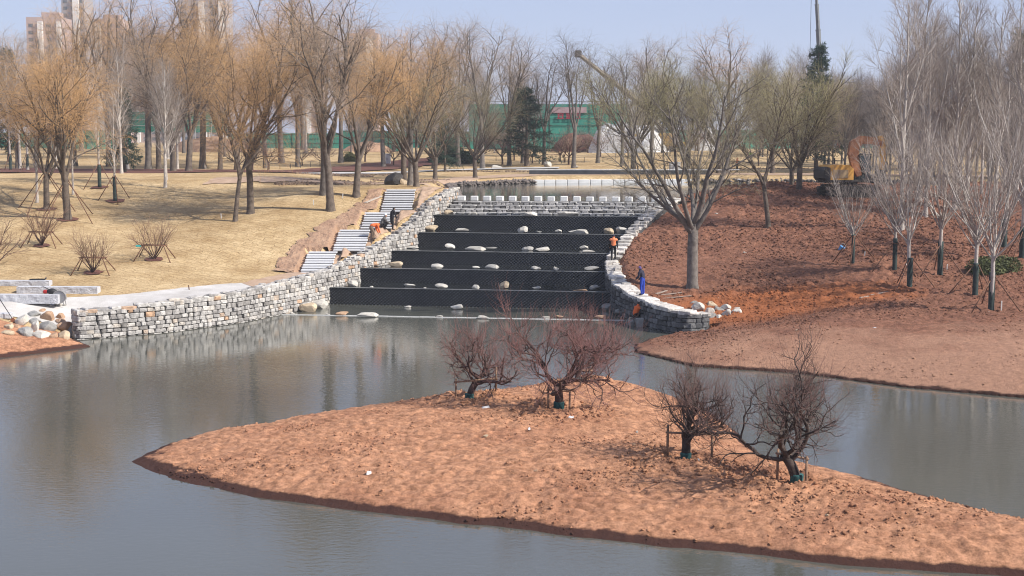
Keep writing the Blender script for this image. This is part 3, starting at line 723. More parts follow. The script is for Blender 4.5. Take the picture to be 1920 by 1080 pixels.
for k, ((a, b, z), lb) in enumerate(zip(LIPS, names)):
    zb = -1.0 if k == 0 else LIPS[k - 1][2] - .6
    a = Vector((a[0] - .3, a[1] + .05)); b = Vector((b[0] + (.5 if k != 1 else .45), b[1] - .08)); L_ = (b - a).length; ang = math.atan2(b.y - a.y, b.x - a.x); c = (a + b) / 2
    o = empty('weir', (c.x, c.y, 0), ang); tag(o, lb, 'weir', 'black weir walls of the cascade')
    w = MB(); w.box((0, .25, (zb + z - .05) / 2), (L_, .5, z - .05 - zb)); w.build('face_wall', WEIR, o)
    w = MB(); w.box((0, .2, z - .03), (L_, .26, .045), ch=.012); w.build('lip', LIPM, o)
# rubble steps at the head of the cascade
o = empty('stone_steps', (3.2, 106.5, 0)); tag(o, 'four low rubble stone steps between the top weir and the stepping blocks', 'steps')
R = random.Random(3)
STEPST = stone_mat('step_stone', [(0, (.10, .095, .09)), (.4, (.26, .25, .235)), (1, (.48, .46, .44))])
STEPCAP = mat('step_cap', (.50, .48, .455), (.30, .29, .275), 3, .85, .02, 15)
for k in range(4):
    za = 4.72 + .26 * k; zt = za + .31; yo = .62 * k
    A = Vector((-5.35 + .25 * k, 107.0 + yo)); B = Vector((10.7 + .35 * k, 104.5 + yo)); L_ = (B - A).length; d = (B - A) / L_; ang = math.atan2(d.y, d.x)
    st = MB(); c = (A + B) / 2; st.box((c.x - 3.2, c.y + .45 * d.x + .12 - 106.5, (za + zt) / 2 - .4), (L_, .9, zt - za + .7), ang)
    e = st.build('step', MORTAR, o)
    b = MB(); t = 0.0
    while t < L_:
        w = R.uniform(.22, .6); p = A + d * (t + w / 2); b.cur = R.random()
        M = Matrix.Translation((p.x - 3.2, p.y - 106.5, za + .15)) @ Matrix.Rotation(ang, 4, 'Z') @ Matrix.Diagonal((w * .94, .3, .2 * R.uniform(.8, 1.15), 1)); s_ = STONES[R.randrange(8)]
        b.add([tuple(M @ Vector(v)) for v in s_.v], s_.f); t += w + .02
    tag(b.build('riser_stones', STEPST, e), kind='stuff')
    b = MB(); t = 0.0
    while t < L_:
        w = R.uniform(.6, 1.3); p = A + d * (t + w / 2); b.cur = R.random()
        M = Matrix.Translation((p.x - 3.2, p.y - 106.5 + .16, zt - .01)) @ Matrix.Rotation(ang, 4, 'Z') @ Matrix.Diagonal((w * .97, .62, .10, 1)); s_ = STONES[R.randrange(8)]
        b.add([tuple(M @ Vector(v)) for v in s_.v], s_.f); t += w
    tag(b.build('cap_stones', STEPCAP, e), kind='stuff')
# stepping blocks across the head of the cascade
GRAN = mat('white_granite', (.72, .71, .69), (.56, .555, .545), 9, .8, .01, 40, rand=.06)
b = MB(); b.box((0, 0, 0), (.56, .62, .62), ch=.035); SB = b.mesh('stepping_block', GRAN)
for i in range(17):
    t = i / 16; x = -4.0 + 16.2 * t; y = 110.6 - 2.2 * t
    s_ = obj('stepping_block', SB); s_.location = (x, y, POND_Z + .02); s_.rotation_euler = (0, 0, -.14 + random.uniform(-.05, .05)); s_.scale = (1, 1, random.uniform(.95, 1.05))
    tag(s_, 'square pale granite stepping block in the row across the pond outlet', 'stepping stone', 'stepping blocks across the pond outlet')
# bed under the blocks
o = MB(); o.box((4.1, 109.9, 5.35), (17.8, 2.6, .84), -.136); tag(o.build('outlet_sill', MATS['dark_mortar']), 'broad dark stone sill carrying the row of stepping blocks', 'sill')
# barely awash sill across the lake in front of the lowest weir
A, B = at_z(528, 590, 0), at_z(1172, 601, 0); o = MB(); d = B - A; n = 22; R = random.Random(9)
for i in range(n):
    p = A + d * ((i + .5) / n); o.box((p.x, p.y + R.uniform(-.04, .04), -.12), (d.length / n * .99, .30, .30 + R.uniform(-.02, .012)), math.atan2(d.y, d.x) + R.uniform(-.01, .01), ch=.02)
tag(o.build('submerged_sill', mat('sill_stone', (.42, .42, .40), (.28, .28, .27), 3, .6)), 'thin stone sill just awash in the lake before the lowest weir', 'sill')

PL = [0.0] + [l[2] - .03 for l in LIPS]
bl = {
 5: [(840, 402, 20, 9, 'tan'), (888, 402, 18, 5, 'pale'), (997, 405, 28, 9, 'pale'), (1070, 405, 50, 9, 'pale'), (1172, 405, 20, 3, 'pale')],
 4: [(808, 433, 26, 11, 'tan'), (866, 434, 27, 6, 'pale'), (981, 436, 20, 12, 'pale'), (1011, 436, 11, 3, 'grey'), (1048, 436, 14, 6, 'pale'), (1087, 438, 42, 9, 'pale'), (1143, 437, 22, 11, 'tan'), (1168, 437, 26, 12, 'pale')],
 3: [(773, 466, 28, 5, 'pale'), (844, 469, 21, 12, 'pale'), (892, 471, 42, 9, 'pale'), (990, 470, 26, 8, 'pale'), (1017, 472, 28, 9, 'pale'), (1096, 468, 19, 8, 'pale'), (1102, 473, 28, 5, 'pale'), (922, 465, 26, 2, 'grey')],
 2: [(739, 500, 33, 10, 'tan'), (820, 504, 25, 11, 'pale'), (893, 504, 16, 5, 'pale'), (923, 505, 28, 9, 'pale'), (1004, 506, 19, 7, 'pale'), (1043, 507, 11, 7, 'pale'), (1110, 507, 38, 8, 'grey'), (700, 499, 22, 8, 'orange')],
 1: [(662, 537, 25, 13, 'pale'), (770, 538, 28, 6, 'pale'), (797, 541, 6, 3, 'pale'), (828, 542, 24, 10, 'pale'), (892, 543, 15, 9, 'pale'), (946, 541, 22, 14, 'tan'), (1006, 542, 17, 5, 'pale'), (1115, 544, 25, 10, 'grey'), (1090, 546, 32, 4, 'orange'), (697, 539, 8, 3, 'pale')],
 0: [(573, 585, 42, 17, 'tan'), (601, 579, 32, 20, 'pale'), (640, 592, 26, 8, 'orange'), (690, 595, 44, 9, 'pale'), (765, 577, 14, 4, 'pale'), (856, 580, 25, 9, 'pale'), (825, 595, 14, 4, 'pale'), (905, 598, 28, 7, 'pale'), (1022, 598, 20, 6, 'pale'), (1050, 597, 20, 6, 'orange'),
     (1141, 582, 26, 15, 'grey'), (1163, 592, 29, 14, 'grey'), (1128, 599, 30, 8, 'orange'), (548, 590, 10, 4, 'pale'), (615, 591, 9, 3, 'pale')]}
where = {5: 'in the water at the foot of the rubble steps', 4: 'on the ledge of the fourth weir up', 3: 'on the ledge of the middle weir', 2: 'on the ledge of the second weir up', 1: 'on the ledge of the lowest weir', 0: 'in the lake before the lowest weir'}
kn = {'pale': 'pale', 'tan': 'tan', 'orange': 'reddish', 'grey': 'grey'}
for k, lst in bl.items():
    for (x, y, w, h, kd) in lst:
        form = 'flat slab-like' if w > 3.2 * h else ('blocky' if w < 2.1 * h else 'low rounded')
        boulder(x, y, w, h, PL[k], kd, f'{form} {kn[kd]} boulder {where[k]}', f'boulders {where[k]}')

# heaps of boulders at the ends of the walls
def heap(lst, label, group, base):
    for (x, y, w, h, kd) in lst:
        p = on_ground(x, y + h * .45, 55, 120)
        boulder(x, y, w * 1.08, h * 1.1, 0, kd, label.format(kn[kd]), group, loc=Vector((p.x, p.y, p.z - .05)), depth=w * 1.0 * p.y / FPX, sink=.22)
heap([(1311, 577, 27, 20, 'pale'), (1335, 571, 22, 13, 'tan'), (1330, 584, 20, 18, 'pale'), (1290, 591, 28, 12, 'pale'), (1312, 590, 20, 9, 'pale'), (1334, 594, 18, 13, 'grey'), (1289, 603, 16, 16, 'pale'), (1311, 600, 32, 14, 'pale'), (1349, 581, 18, 13, 'grey'),
      (1363, 577, 22, 14, 'pale'), (1364, 587, 18, 18, 'pale'), (1349, 594, 15, 11, 'pale'), (1380, 585, 22, 12, 'pale'), (1386, 579, 18, 8, 'pale'), (1301, 568, 13, 9, 'grey'), (1320, 604, 12, 6, 'pale'), (1275, 587, 13, 10, 'pale')],
     '{} boulder in the loose heap at the end of the dark wall', 'boulders heaped at the end of the dark wall', 0)
heap([(38, 601, 24, 20, 'pale'), (62, 602, 22, 12, 'grey'), (87, 592, 30, 20, 'orange'), (47, 622, 32, 20, 'grey'), (63, 613, 18, 22, 'pale'), (87, 612, 32, 22, 'grey'), (117, 612, 26, 16, 'orange'), (73, 628, 34, 14, 'pale'), (117, 629, 26, 17, 'tan'),
      (97, 630, 18, 12, 'orange'), (60, 589, 26, 12, 'grey'), (112, 592, 20, 14, 'orange'), (113, 602, 22, 12, 'orange'), (12, 613, 24, 12, 'tan'), (11, 623, 26, 12, 'tan'), (78, 582, 12, 8, 'orange'), (30, 612, 14, 9, 'orange')],
     '{} boulder in the heap below the concrete path', 'boulders heaped below the concrete path', 0)

# ------------------------------------------------------------------ stairs
STEPG = mat('grey_step_granite', (.62, .62, .625), (.52, .52, .53), 6, .8, .008, 40, rand=.10)
fl = ['lowest flight of grey granite steps, nearest the dirt path', 'second flight of grey granite steps up from the path', 'third flight of grey granite steps, beside the kneeling workers', 'topmost flight of grey granite steps, ending near the pond']
for (x0, x1, y0, y1, z0, z1, n), lb in zip(FLIGHTS, fl):
    o = empty('stair_flight', ((x0 + x1) / 2, y0, z0)); tag(o, lb, 'stairs', 'flights of the granite stairs')
    tr = (y1 - y0) / n; rs = (z1 - z0) / n; W_ = x1 - x0
    b = MB(); b.box((0, 0, 0), (W_, tr * 1.10, .09), ch=.01); tm = b.mesh('tread', STEPG)
    for k in range(n):
        t_ = obj('tread', tm, o); t_.location = (random.uniform(-.04, .04), (k + .5) * tr, (k + 1) * rs - .045); t_.rotation_euler = (0, 0, random.uniform(-.006, .006))
    b = MB()
    for k in range(n): b.box((0, (k + .5) * tr + .05, (k + 1) * rs - .09 - .35), (W_ - .10 - .006 * k, tr * .93, .7))
    b.build('base', MORTAR, o)  # dark colour stands in for the riser shade between the treads

# ------------------------------------------------------------------ trees: bare crowns grown branch by branch
def nrm(v): return v / (np.linalg.norm(v, axis=-1, keepdims=True) + 1e-9)

def trunk_pts(rng, h, r0, r1, K=8, lean=(0, 0), wig=.03):
    t = np.linspace(0, 1, K)
    P = np.zeros((1, K, 3)); P[0, :, 2] = t * h - .15 * (t == 0)
    P[0, :, 0] = lean[0] * t ** (1.2 if h > 1.5 else 2.4) * h * (1 if h > 1.5 else 1.4) + np.cumsum(rng.normal(0, wig, K)) * t; P[0, :, 1] = lean[1] * t ** 1.2 * h + np.cumsum(rng.normal(0, wig, K)) * t
    R = (r0 + (r1 - r0) * t)[None].copy(); R[0, 0] *= 1.35
    return P, R

def grow(rng, P, R, n, t0, t1, ang, L, K, r, trop=0.0, wig=.08, fall=0.0, rtip=.35, droop=0.0, rmax=.8, zmin=None):
    N, Kp = P.shape[:2]
    idx = np.repeat(np.arange(N), n); m = len(idx)
    t = t0 + (t1 - t0) * ((np.tile(np.arange(n), N) + rng.uniform(0, 1, m)) / n)
    f = np.clip(t * (Kp - 1), 0, Kp - 1.001); i = f.astype(int); w = (f - i)[:, None]
    pos = P[idx, i] * (1 - w) + P[idx, i + 1] * w
    pr = R[idx, i] * (1 - w[:, 0]) + R[idx, i + 1] * w[:, 0]
    T = nrm(P[idx, i + 1] - P[idx, i])
    a = np.where(np.abs(T[:, 2:3]) < .9, np.array([[0, 0, 1.]]), np.array([[1., 0, 0]]))
    U = nrm(np.cross(T, a)); V = np.cross(T, U)
    az = (np.tile(np.arange(n), N) * 2.399 + np.repeat(rng.uniform(0, 6.28, N), n) + rng.uniform(-.5, .5, m))[:, None]
    an = (np.radians(ang) * rng.uniform(.65, 1.35, m))[:, None]
    d = np.cos(an) * T + np.sin(an) * (np.cos(az) * U + np.sin(az) * V)
    if zmin is not None: d[:, 2] = np.maximum(d[:, 2], zmin); d = nrm(d)
    ln = rng.uniform(L[0], L[1], m) * (1 - fall * t); ds = (ln / (K - 1))[:, None]
    rr = np.minimum(r * rng.uniform(.75, 1.2, m), pr * rmax)
    Q = np.zeros((m, K, 3)); Q[:, 0] = pos
    for k in range(1, K):
        d = d + rng.normal(0, wig, (m, 3)); d[:, 2] += trop - droop * (k / (K - 1)); d = nrm(d)
        Q[:, k] = Q[:, k - 1] + d * ds
    RR = rr[:, None] * np.linspace(1, rtip, K)[None]
    return Q, RR

def tubes(P, R, S):
    N, K = P.shape[:2]
    T = nrm(np.gradient(P, axis=1))
    a = np.where(np.abs(T[..., 2:3]) < .85, np.array([0, 0, 1.]), np.array([1., 0, 0]))
    # one reference per tube keeps the rings from twisting
    ref = np.where(np.abs(nrm(P[:, -1] - P[:, 0])[:, 2:3]) < .85, np.array([[0, 0, 1.]]), np.array([[1., 0, 0]]))[:, None, :]
    U = nrm(np.cross(T, np.broadcast_to(ref, T.shape))); V = np.cross(T, U)
    th = np.arange(S) * 2 * math.pi / S
    ring = P[:, :, None] + R[:, :, None, None] * (np.cos(th)[None, None, :, None] * U[:, :, None] + np.sin(th)[None, None, :, None] * V[:, :, None])
    b = (np.arange(N) * K * S)[:, None, None] + (np.arange(K - 1) * S)[None, :, None]; j = np.arange(S)[None, None, :]; j2 = (j + 1) % S
    F = np.stack([b + j, b + j2, b + S + j2, b + S + j], -1).reshape(-1, 4)
    return ring.reshape(-1, 3), F

def join(parts):
    V, F, o = [], [], 0
    for v, f in parts: V.append(v); F.append(f + o); o += len(v)
    return np.concatenate(V), np.concatenate(F)

def bark_mat(name, c1, c2, sc=3.0):
    m = mat(name, c1, c2, sc, .92, .03, 9, rand=.12); return m
BARK = bark_mat('willow_bark', (.165, .130, .102), (.07, .055, .044))
BARKG = bark_mat('grey_bark', (.19, .165, .145), (.09, .078, .068))
BARKP = bark_mat('pale_poplar_bark', (.50, .455, .41), (.30, .265, .235))
BARKD = bark_mat('dark_plum_bark', (.085, .062, .052), (.03, .023, .02))
BARKR = bark_mat('plum_bark', (.115, .068, .055), (.042, .026, .022))
def twig_mat(name, c, v=.25): return mat(name, c, tuple(q * .72 for q in c), .8, .8, rand=v, detail=2)
TW = {'gold': twig_mat('gold_twigs', (.60, .365, .165), .14), 'olive': twig_mat('olive_twigs', (.34, .285, .165), .15), 'brown': twig_mat('brown_twigs', (.42, .32, .235), .15), 'green': twig_mat('yellow_green_twigs', (.40, .355, .16), .12),
      'grey': twig_mat('grey_twigs', (.27, .225, .20), .15), 'pale': twig_mat('pale_twigs', (.34, .285, .245), .12), 'red': twig_mat('red_twigs', (.25, .125, .11), .15), 'plumdark': twig_mat('dark_plum_twigs', (.15, .085, .072), .12), 'shrub': twig_mat('shrub_twigs', (.24, .145, .095), .12)}
TRIS = [0]
def tree_mesh(kind, seed, **kw):
    rng = np.random.default_rng(seed); wood = []; twig = []
    g = lambda k, d: kw.get(k, d)
    if kind == 'willow':
        h = g('bole', 3.6); P0, R0 = trunk_pts(rng, h, g('r', .27), g('r', .27) * .8, 8, g('lean', (rng.normal(0, .04), rng.normal(0, .04))))
        P1, R1 = grow(rng, P0, R0, g('n1', 6), .72, 1.0, g('a1', 26), g('L1', (6.5, 9.0)), 12, .135, .035, .075, rtip=.22, rmax=.75)
        P2, R2 = grow(rng, P1, R1, 7, .22, 1.0, 36, (2.6, 4.6), 9, .055, .03, .10, fall=.35, rtip=.3)
        P3, R3 = grow(rng, P2, R2, 6, .15, 1.0, 42, (1.1, 2.2), 6, .022, .0, .12, fall=.2)
        P4, R4 = grow(rng, P3, R3, g('n4', 9), .1, 1.0, 48, g('L4', (.9, 2.3)), 5, .0080, 0, .07, rtip=.5, droop=g('droop', .42))
        P5, R5 = grow(rng, P2, R2, 6, .3, 1.0, 50, (.8, 1.8), 5, .008, 0, .07, rtip=.5, droop=g('droop', .42))
        wood = [tubes(P0, R0, 10), tubes(P1, R1, 7), tubes(P2, R2, 5), tubes(P3, R3, 3)]; twig = [tubes(P4, R4, 3), tubes(P5, R5, 3)]
    elif kind == 'vase':           # many straight branches fanning up from a short bole
        h = g('bole', 2.4); P0, R0 = trunk_pts(rng, h, g('r', .24), g('r', .24) * .9, 7, g('lean', (0.03, 0)))
        P1, R1 = grow(rng, P0, R0, g('n1', 9), .78, 1.0, g('a1', 34), g('L1', (5.5, 8.0)), 11, .10, .02, .05, rtip=.2)
        P2, R2 = grow(rng, P1, R1, 9, .18, 1.0, 27, (2.0, 3.6), 8, .038, .02, .06, fall=.35, rtip=.3)
        P3, R3 = grow(rng, P2, R2, 6, .15, 1.0, 30, (.9, 1.7), 5, .016, .02, .08, fall=.2)
        P4, R4 = grow(rng, P3, R3, 6, .1, 1.0, 34, (.5, 1.0), 4, .0085, .0, .08, rtip=.5, droop=g('droop', .05))
        wood = [tubes(P0, R0, 10), tubes(P1, R1, 6), tubes(P2, R2, 4), tubes(P3, R3, 3)]; twig = [tubes(P4, R4, 3)]
    elif kind == 'spread':         # big wide-limbed tree with a sturdy bole
        h = g('bole', 4.0); P0, R0 = trunk_pts(rng, h, .34, .30, 9, (0.01, 0.0), .02)
        P1, R1 = grow(rng, P0, R0, 9, .80, 1.0, 46, (6.5, 9.5), 14, .16, .055, .06, rtip=.2, rmax=.7)
        P2, R2 = grow(rng, P1, R1, 8, .2, 1.0, 36, (2.5, 4.5), 9, .05, .04, .085, fall=.3, rtip=.28)
        P3, R3 = grow(rng, P2, R2, 7, .15, 1.0, 36, (1.0, 2.0), 6, .019, .02, .11, fall=.2)
        P4, R4 = grow(rng, P3, R3, 6, .1, 1.0, 40, (.5, 1.1), 4, .0075, .02, .1, rtip=.5, droop=.1)
        wood = [tubes(P0, R0, 12), tubes(P1, R1, 8), tubes(P2, R2, 5), tubes(P3, R3, 3)]; twig = [tubes(P4, R4, 3)]
    elif kind == 'sapling':        # staked young tree: fountain of upright rods on a short clear stem
        h = g('bole', 2.6); P0, R0 = trunk_pts(rng, h, .085, .075, 6, (rng.normal(0, .02), 0), .01)
        P1, R1 = grow(rng, P0, R0, g('n1', 15), .74, 1.0, 32, g('L1', (3.4, 5.6)), 9, .036, .075, .045, rtip=.2)
        P2, R2 = grow(rng, P1, R1, 9, .12, .95, 26, (1.0, 2.0), 6, .015, .05, .06, fall=.4, rtip=.35)
        P3, R3 = grow(rng, P2, R2, 5, .1, 1.0, 30, (.4, .8), 4, .0085, .03, .07, rtip=.5)
        wood = [tubes(P0, R0, 8), tubes(P1, R1, 4)]; twig = [tubes(P2, R2, 3), tubes(P3, R3, 3)]
    elif kind == 'poplar':         # tall pale stem with steep side branches
        h = g('h', 13.0); P0, R0 = trunk_pts(rng, h, g('r', .15), .02, 16, (rng.normal(0, .015), 0), .035)
        PB, RB = grow(rng, P0, R0, 3, .25, .5, 16, (5.0, 8.0), 12, .08, .05, .035, rtip=.15)
        P1, R1 = grow(rng, P0, R0, 24, .2, .97, 36, (2.4, 4.4), 9, .040, .055, .05, fall=.55, rtip=.2)
        P1b, R1b = grow(rng, PB, RB, 9, .2, .97, 36, (1.5, 2.8), 9, .03, .05, .05, fall=.5, rtip=.2)
        P1 = np.concatenate([P1, P1b]); R1 = np.concatenate([R1, R1b])
        P2, R2 = grow(rng, P1, R1, 9, .15, .98, 30, (.7, 1.5), 5, .014, .04, .07, fall=.3, rtip=.4)
        P3, R3 = grow(rng, P2, R2, 5, .1, 1.0, 34, (.3, .7), 3, .0085, .02, .07, rtip=.5)
        wood = [tubes(P0, R0, 8), tubes(PB, RB, 6), tubes(P1, R1, 4)]; twig = [tubes(P2, R2, 3), tubes(P3, R3, 3)]
    elif kind == 'thicket':        # dense grey-brown woodland tree
        h = g('h', 9.5); P0, R0 = trunk_pts(rng, h * .85, .12, .03, 12, (rng.normal(0, .03), 0), .06)
        P1, R1 = grow(rng, P0, R0, 26, .12, 1.0, 34, (2.6, 4.6), 9, .042, .05, .07, fall=.45, rtip=.25)
        P2, R2 = grow(rng, P1, R1, 9, .12, 1.0, 32, (1.0, 2.0), 6, .018, .05, .08, fall=.2, rtip=.4)
        P3, R3 = grow(rng, P2, R2, 8, .1, 1.0, 34, (.5, 1.2), 4, .0105, .03, .08, rtip=.5)
        wood = [tubes(P0, R0, 7), tubes(P1, R1, 4), tubes(P2, R2, 3)]; twig = [tubes(P3, R3, 3)]
    elif kind == 'plum':           # gnarled, low and wide, with upright red shoots
        lean = g('lean', (rng.normal(0, .12), 0)); h = g('bole', .85)
        P0, R0 = trunk_pts(rng, h, .155, .135, 6, lean, .03)
        P1, R1 = grow(rng, P0, R0, g('n1', 5), .72, 1.0, g('a1', 60), g('L1', (1.7, 2.5)), 12, .085, .07, .22, rtip=.4, rmax=.75, zmin=g('zmin', .28))
        P2, R2 = grow(rng, P1, R1, 6, .25, 1.0, 52, (.8, 1.5), 9, .034, .09, .27, rtip=.4, zmin=-.02)
        P3, R3 = grow(rng, P2, R2, 5, .25, 1.0, 52, (.35, .85), 6, .0145, .09, .26, rtip=.5)
        P4, R4 = grow(rng, P3, R3, 4, .2, 1.0, 50, (.15, .45), 4, .006, .08, .20, rtip=.5)
        ns = g('shoots', 3); P5, R5 = grow(rng, P3, R3, ns, .3, 1.0, 35, (.4, 1.15), 4, .0052, .40, .06, rtip=.4)
        wood = [tubes(P0, R0, 10), tubes(P1, R1, 7), tubes(P2, R2, 5), tubes(P3, R3, 4)]; twig = [tubes(P4, R4, 3), tubes(P5, R5, 3)]
    elif kind == 'shrub':
        P0 = np.zeros((1, 3, 3)); P0[0, :, 2] = (-.1, .05, .2); R0 = np.full((1, 3), .07)
        P1, R1 = grow(rng, P0, R0, g('n1', 12), .3, 1.0, 38, (1.4, 2.4), 9, .032, .05, .09, rtip=.3)
        P2, R2 = grow(rng, P1, R1, 7, .25, 1.0, 30, (.7, 1.3), 7, .015, .05, .10, fall=.2, rtip=.4)
        P3, R3 = grow(rng, P2, R2, 5, .2, 1.0, 32, (.3, .7), 4, .0075, .05, .10, rtip=.5)
        wood = [tubes(P0, R0, 7), tubes(P1, R1, 5)]; twig = [tubes(P2, R2, 4), tubes(P3, R3, 3)]
    elif kind == 'orchard':        # small park tree on a short stem
        P0, R0 = trunk_pts(rng, .9, .09, .08, 5, (rng.normal(0, .06), 0), .03)
        P1, R1 = grow(rng, P0, R0, 7, .7, 1.0, 40, (1.5, 2.6), 8, .045, .05, .11, rtip=.3)
        P2, R2 = grow(rng, P1, R1, 7, .2, 1.0, 36, (.8, 1.5), 6, .02, .04, .12, rtip=.4)
        P3, R3 = grow(rng, P2, R2, 6, .15, 1.0, 36, (.4, .8), 4, .011, .03, .12, rtip=.5)
        wood = [tubes(P0, R0, 7), tubes(P1, R1, 5), tubes(P2, R2, 3)]; twig = [tubes(P3, R3, 3)]
    a = join(wood); b = join(twig)
    TRIS[0] += 2 * (len(a[1]) + len(b[1]))
    return np_mesh('trunk', *a, None, True), np_mesh('crown', *b, None, True), float(a[0][:, 2].max())

TREES = {}
def tm(key, kind, seed, wood, twig, **kw):
    a, b, H = tree_mesh(kind, seed, **kw); a.materials.append(wood); b.materials.append(TW[twig]); TREES[key] = (a, b, H)
for i in range(3): tm(f'willow{i}', 'willow', 40 + i, BARK, 'gold', bole=(3.4, 4.2, 3.0)[i], n1=(6, 5, 7)[i], a1=(27, 22, 30)[i])
tm('willow_lean', 'willow', 47, BARK, 'gold', bole=4.2, lean=(.18, 0), n1=4, r=.2, a1=24, L1=(4.5, 6.5))
for i in range(2): tm(f'tallw{i}', 'willow', 60 + i, BARKG, 'brown', bole=5.5, n1=5, a1=17, L1=(8.0, 11.0), n4=5, droop=.3)
for i in range(2): tm(f'vase{i}', 'vase', 70 + i, BARK, 'olive', n1=(10, 8)[i], bole=(2.3, 2.0)[i])
tm('spread0', 'spread', 82, BARKG, 'olive')
for i in range(3): tm(f'sapling{i}', 'sapling', 90 + i, BARKP, 'pale', n1=(15, 18, 12)[i])
for i in range(3): tm(f'poplar{i}', 'poplar', 100 + i, BARKP, 'pale', h=(13, 14.5, 11.5)[i])
for i in range(3): tm(f'thicket{i}', 'thicket', 110 + i, BARKG, 'grey', h=(9.5, 8, 11)[i])
for i in range(2): tm(f'shrub{i}', 'shrub', 120 + i, BARKR, 'shrub', n1=(13, 10)[i])
for i in range(2): tm(f'orchard{i}', 'orchard', 130 + i, BARKR, 'grey')
tm('plum0', 'plum', 141, BARKR, 'red', lean=(.30, .05), n1=5, L1=(1.3, 1.9), shoots=4)
tm('plum1', 'plum', 152, BARKR, 'red', lean=(-.10, 0), n1=6, a1=64, zmin=.2, L1=(1.8, 2.4), shoots=6, bole=.95)
tm('plum2', 'plum', 143, BARKR, 'red', lean=(.0, .1), n1=4, shoots=4)
tm('plum3', 'plum', 164, BARKD, 'plumdark', lean=(.02, 0), n1=6, L1=(1.25, 1.8), a1=54, shoots=4)
tm('plum4', 'plum', 145, BARKD, 'plumdark', lean=(-.22, 0), n1=7, a1=70, zmin=.16, L1=(2.1, 2.8), shoots=3, bole=.9)

WRAPG = mat('green_wrap', (.03, .10, .095), (.015, .06, .06), 5, .8, .01, 30)
WRAPD = mat('dark_green_wrap', (.045, .065, .06), (.02, .032, .03), 5, .85, .01, 30)
def tree(key, p, label, group, rz=None, sc=1.0, twig=None, wrap=None, cat='tree', name='bare_tree', h=None):
    a, b, H = TREES[key]
    if h: sc = h / H
    o = empty(name, (p[0], p[1], p[2]), random.uniform(0, 6.28) if rz is None else rz, sc if not isinstance(sc, tuple) else sc)
    tag(o, label, cat, group)
    obj('trunk', a, o); c = obj('crown', b, o)
    if twig:
        c.material_slots[0].link = 'OBJECT'; c.material_slots[0].material = TW[twig]
    if wrap:
        z0, z1, r, m = wrap; w = MB()
        n = 8; w.tube([(0, 0, z0 + (z1 - z0) * i / n) for i in range(n + 1)], [r * (1 + .03 * math.sin(i * 2.1)) * (1.12 if i == 0 else 1) for i in range(n + 1)], 10)
        w.build('trunk_wrap', m, o, True)
    return o
def topx(p, ytop):
    """height a thing at p must have to reach image row ytop"""
    return at_y(960, ytop, p.y).z - p.z

# lawn willows and the row along its crest ------------------------------------------------------------
WG = 'golden willows on the lawn hill'
def T(key, x, y, ytop, label, group, **kw):
    p = on_ground(x, y); return tree(key, p, label, group, h=topx(p, ytop) if ytop is not None else None, **kw), p
SUP = []   # places of tripod supports
t, p = T('willow0', 127, 412, 75, 'golden willow with three long props, nearer the bushes on the lawn', WG, rz=.6, name='willow_tree'); SUP.append((p, 2.9, 2.6, 'long brown props leaning on the golden willow nearer the bushes'))
t, p = T('willow2', 88, 393, 105, 'golden willow with props, a little up the lawn behind its twin', WG, rz=3.4, name='willow_tree'); SUP.append((p, 2.9, 2.6, 'long brown props leaning on the golden willow behind its twin'))
T('willow_lean', 441, 415, 130, 'slender willow with a leaning stem beside a straight one on the lawn', WG, rz=0.1, name='willow_tree')
T('willow1', 470, 400, 10, 'golden willow with straight trunk beside the leaning stem', WG, rz=2.0, name='willow_tree')
T('willow1', 620, 395, -50, 'tall willow with narrow dark trunk at the lawn edge near the stairs', WG, rz=.9, name='willow_tree', twig='brown')
T('tallw0', 607, 365, -60, 'very tall dark-limbed willow just behind the trunk near the stairs', WG, rz=2.4, name='willow_tree', twig='gold')
T('willow0', 668, 369, 60, 'golden willow with low forking trunk near the top of the stairs', WG, rz=2.9, name='willow_tree')
GW = 'tall willows along the crest of the lawn hill'
for (x, y, yt, k, tw, lb) in [(278, 318, -70, 'tallw1', 'gold', 'thick-trunked tall willow on the lawn crest'), (298, 318, 20, 'willow1', 'gold', 'willow close beside the thick-trunked one on the crest'), (325, 322, 60, 'willow2', 'brown', None), (354, 322, 30, 'willow0', 'gold', None),
                          (380, 316, -60, 'tallw0', 'gold', None), (413, 318, 60, 'willow1', 'gold', None), (445, 318, 50, 'willow2', 'gold', None), (33, 318, 90, 'willow1', 'gold', None), (140, 312, -20, 'tallw0', 'gold', None), (205, 312, -30, 'tallw1', 'gold', None), (528, 306, -50, 'tallw1', 'gold', None), (70, 315, 40, 'tallw1', 'gold', None)]:
    T(k, x, y, yt, lb or 'willow in the row along the crest of the lawn hill', GW, twig=tw, name='willow_tree')
GC = 'willows by the pond'
for (x, y, yt, k, tw, lb) in [(757, 345, 60, 'willow2', 'gold', 'left stem of the three willows beside the dark boulder'), (769, 348, 40, 'tallw0', 'gold', 'middle stem of the three willows beside the dark boulder'), (781, 350, 95, 'vase1', 'olive', 'leaning olive-twigged tree of the three beside the dark boulder'),
                          (816, 336, 120, 'vase0', 'olive', 'slim olive tree before the dark evergreen bushes'), (891, 334, 130, 'vase0', 'olive', 'fan-shaped olive-brown tree on the pond bank')]:
    T(k, x, y, yt, lb, GC, twig=tw, name='willow_tree')
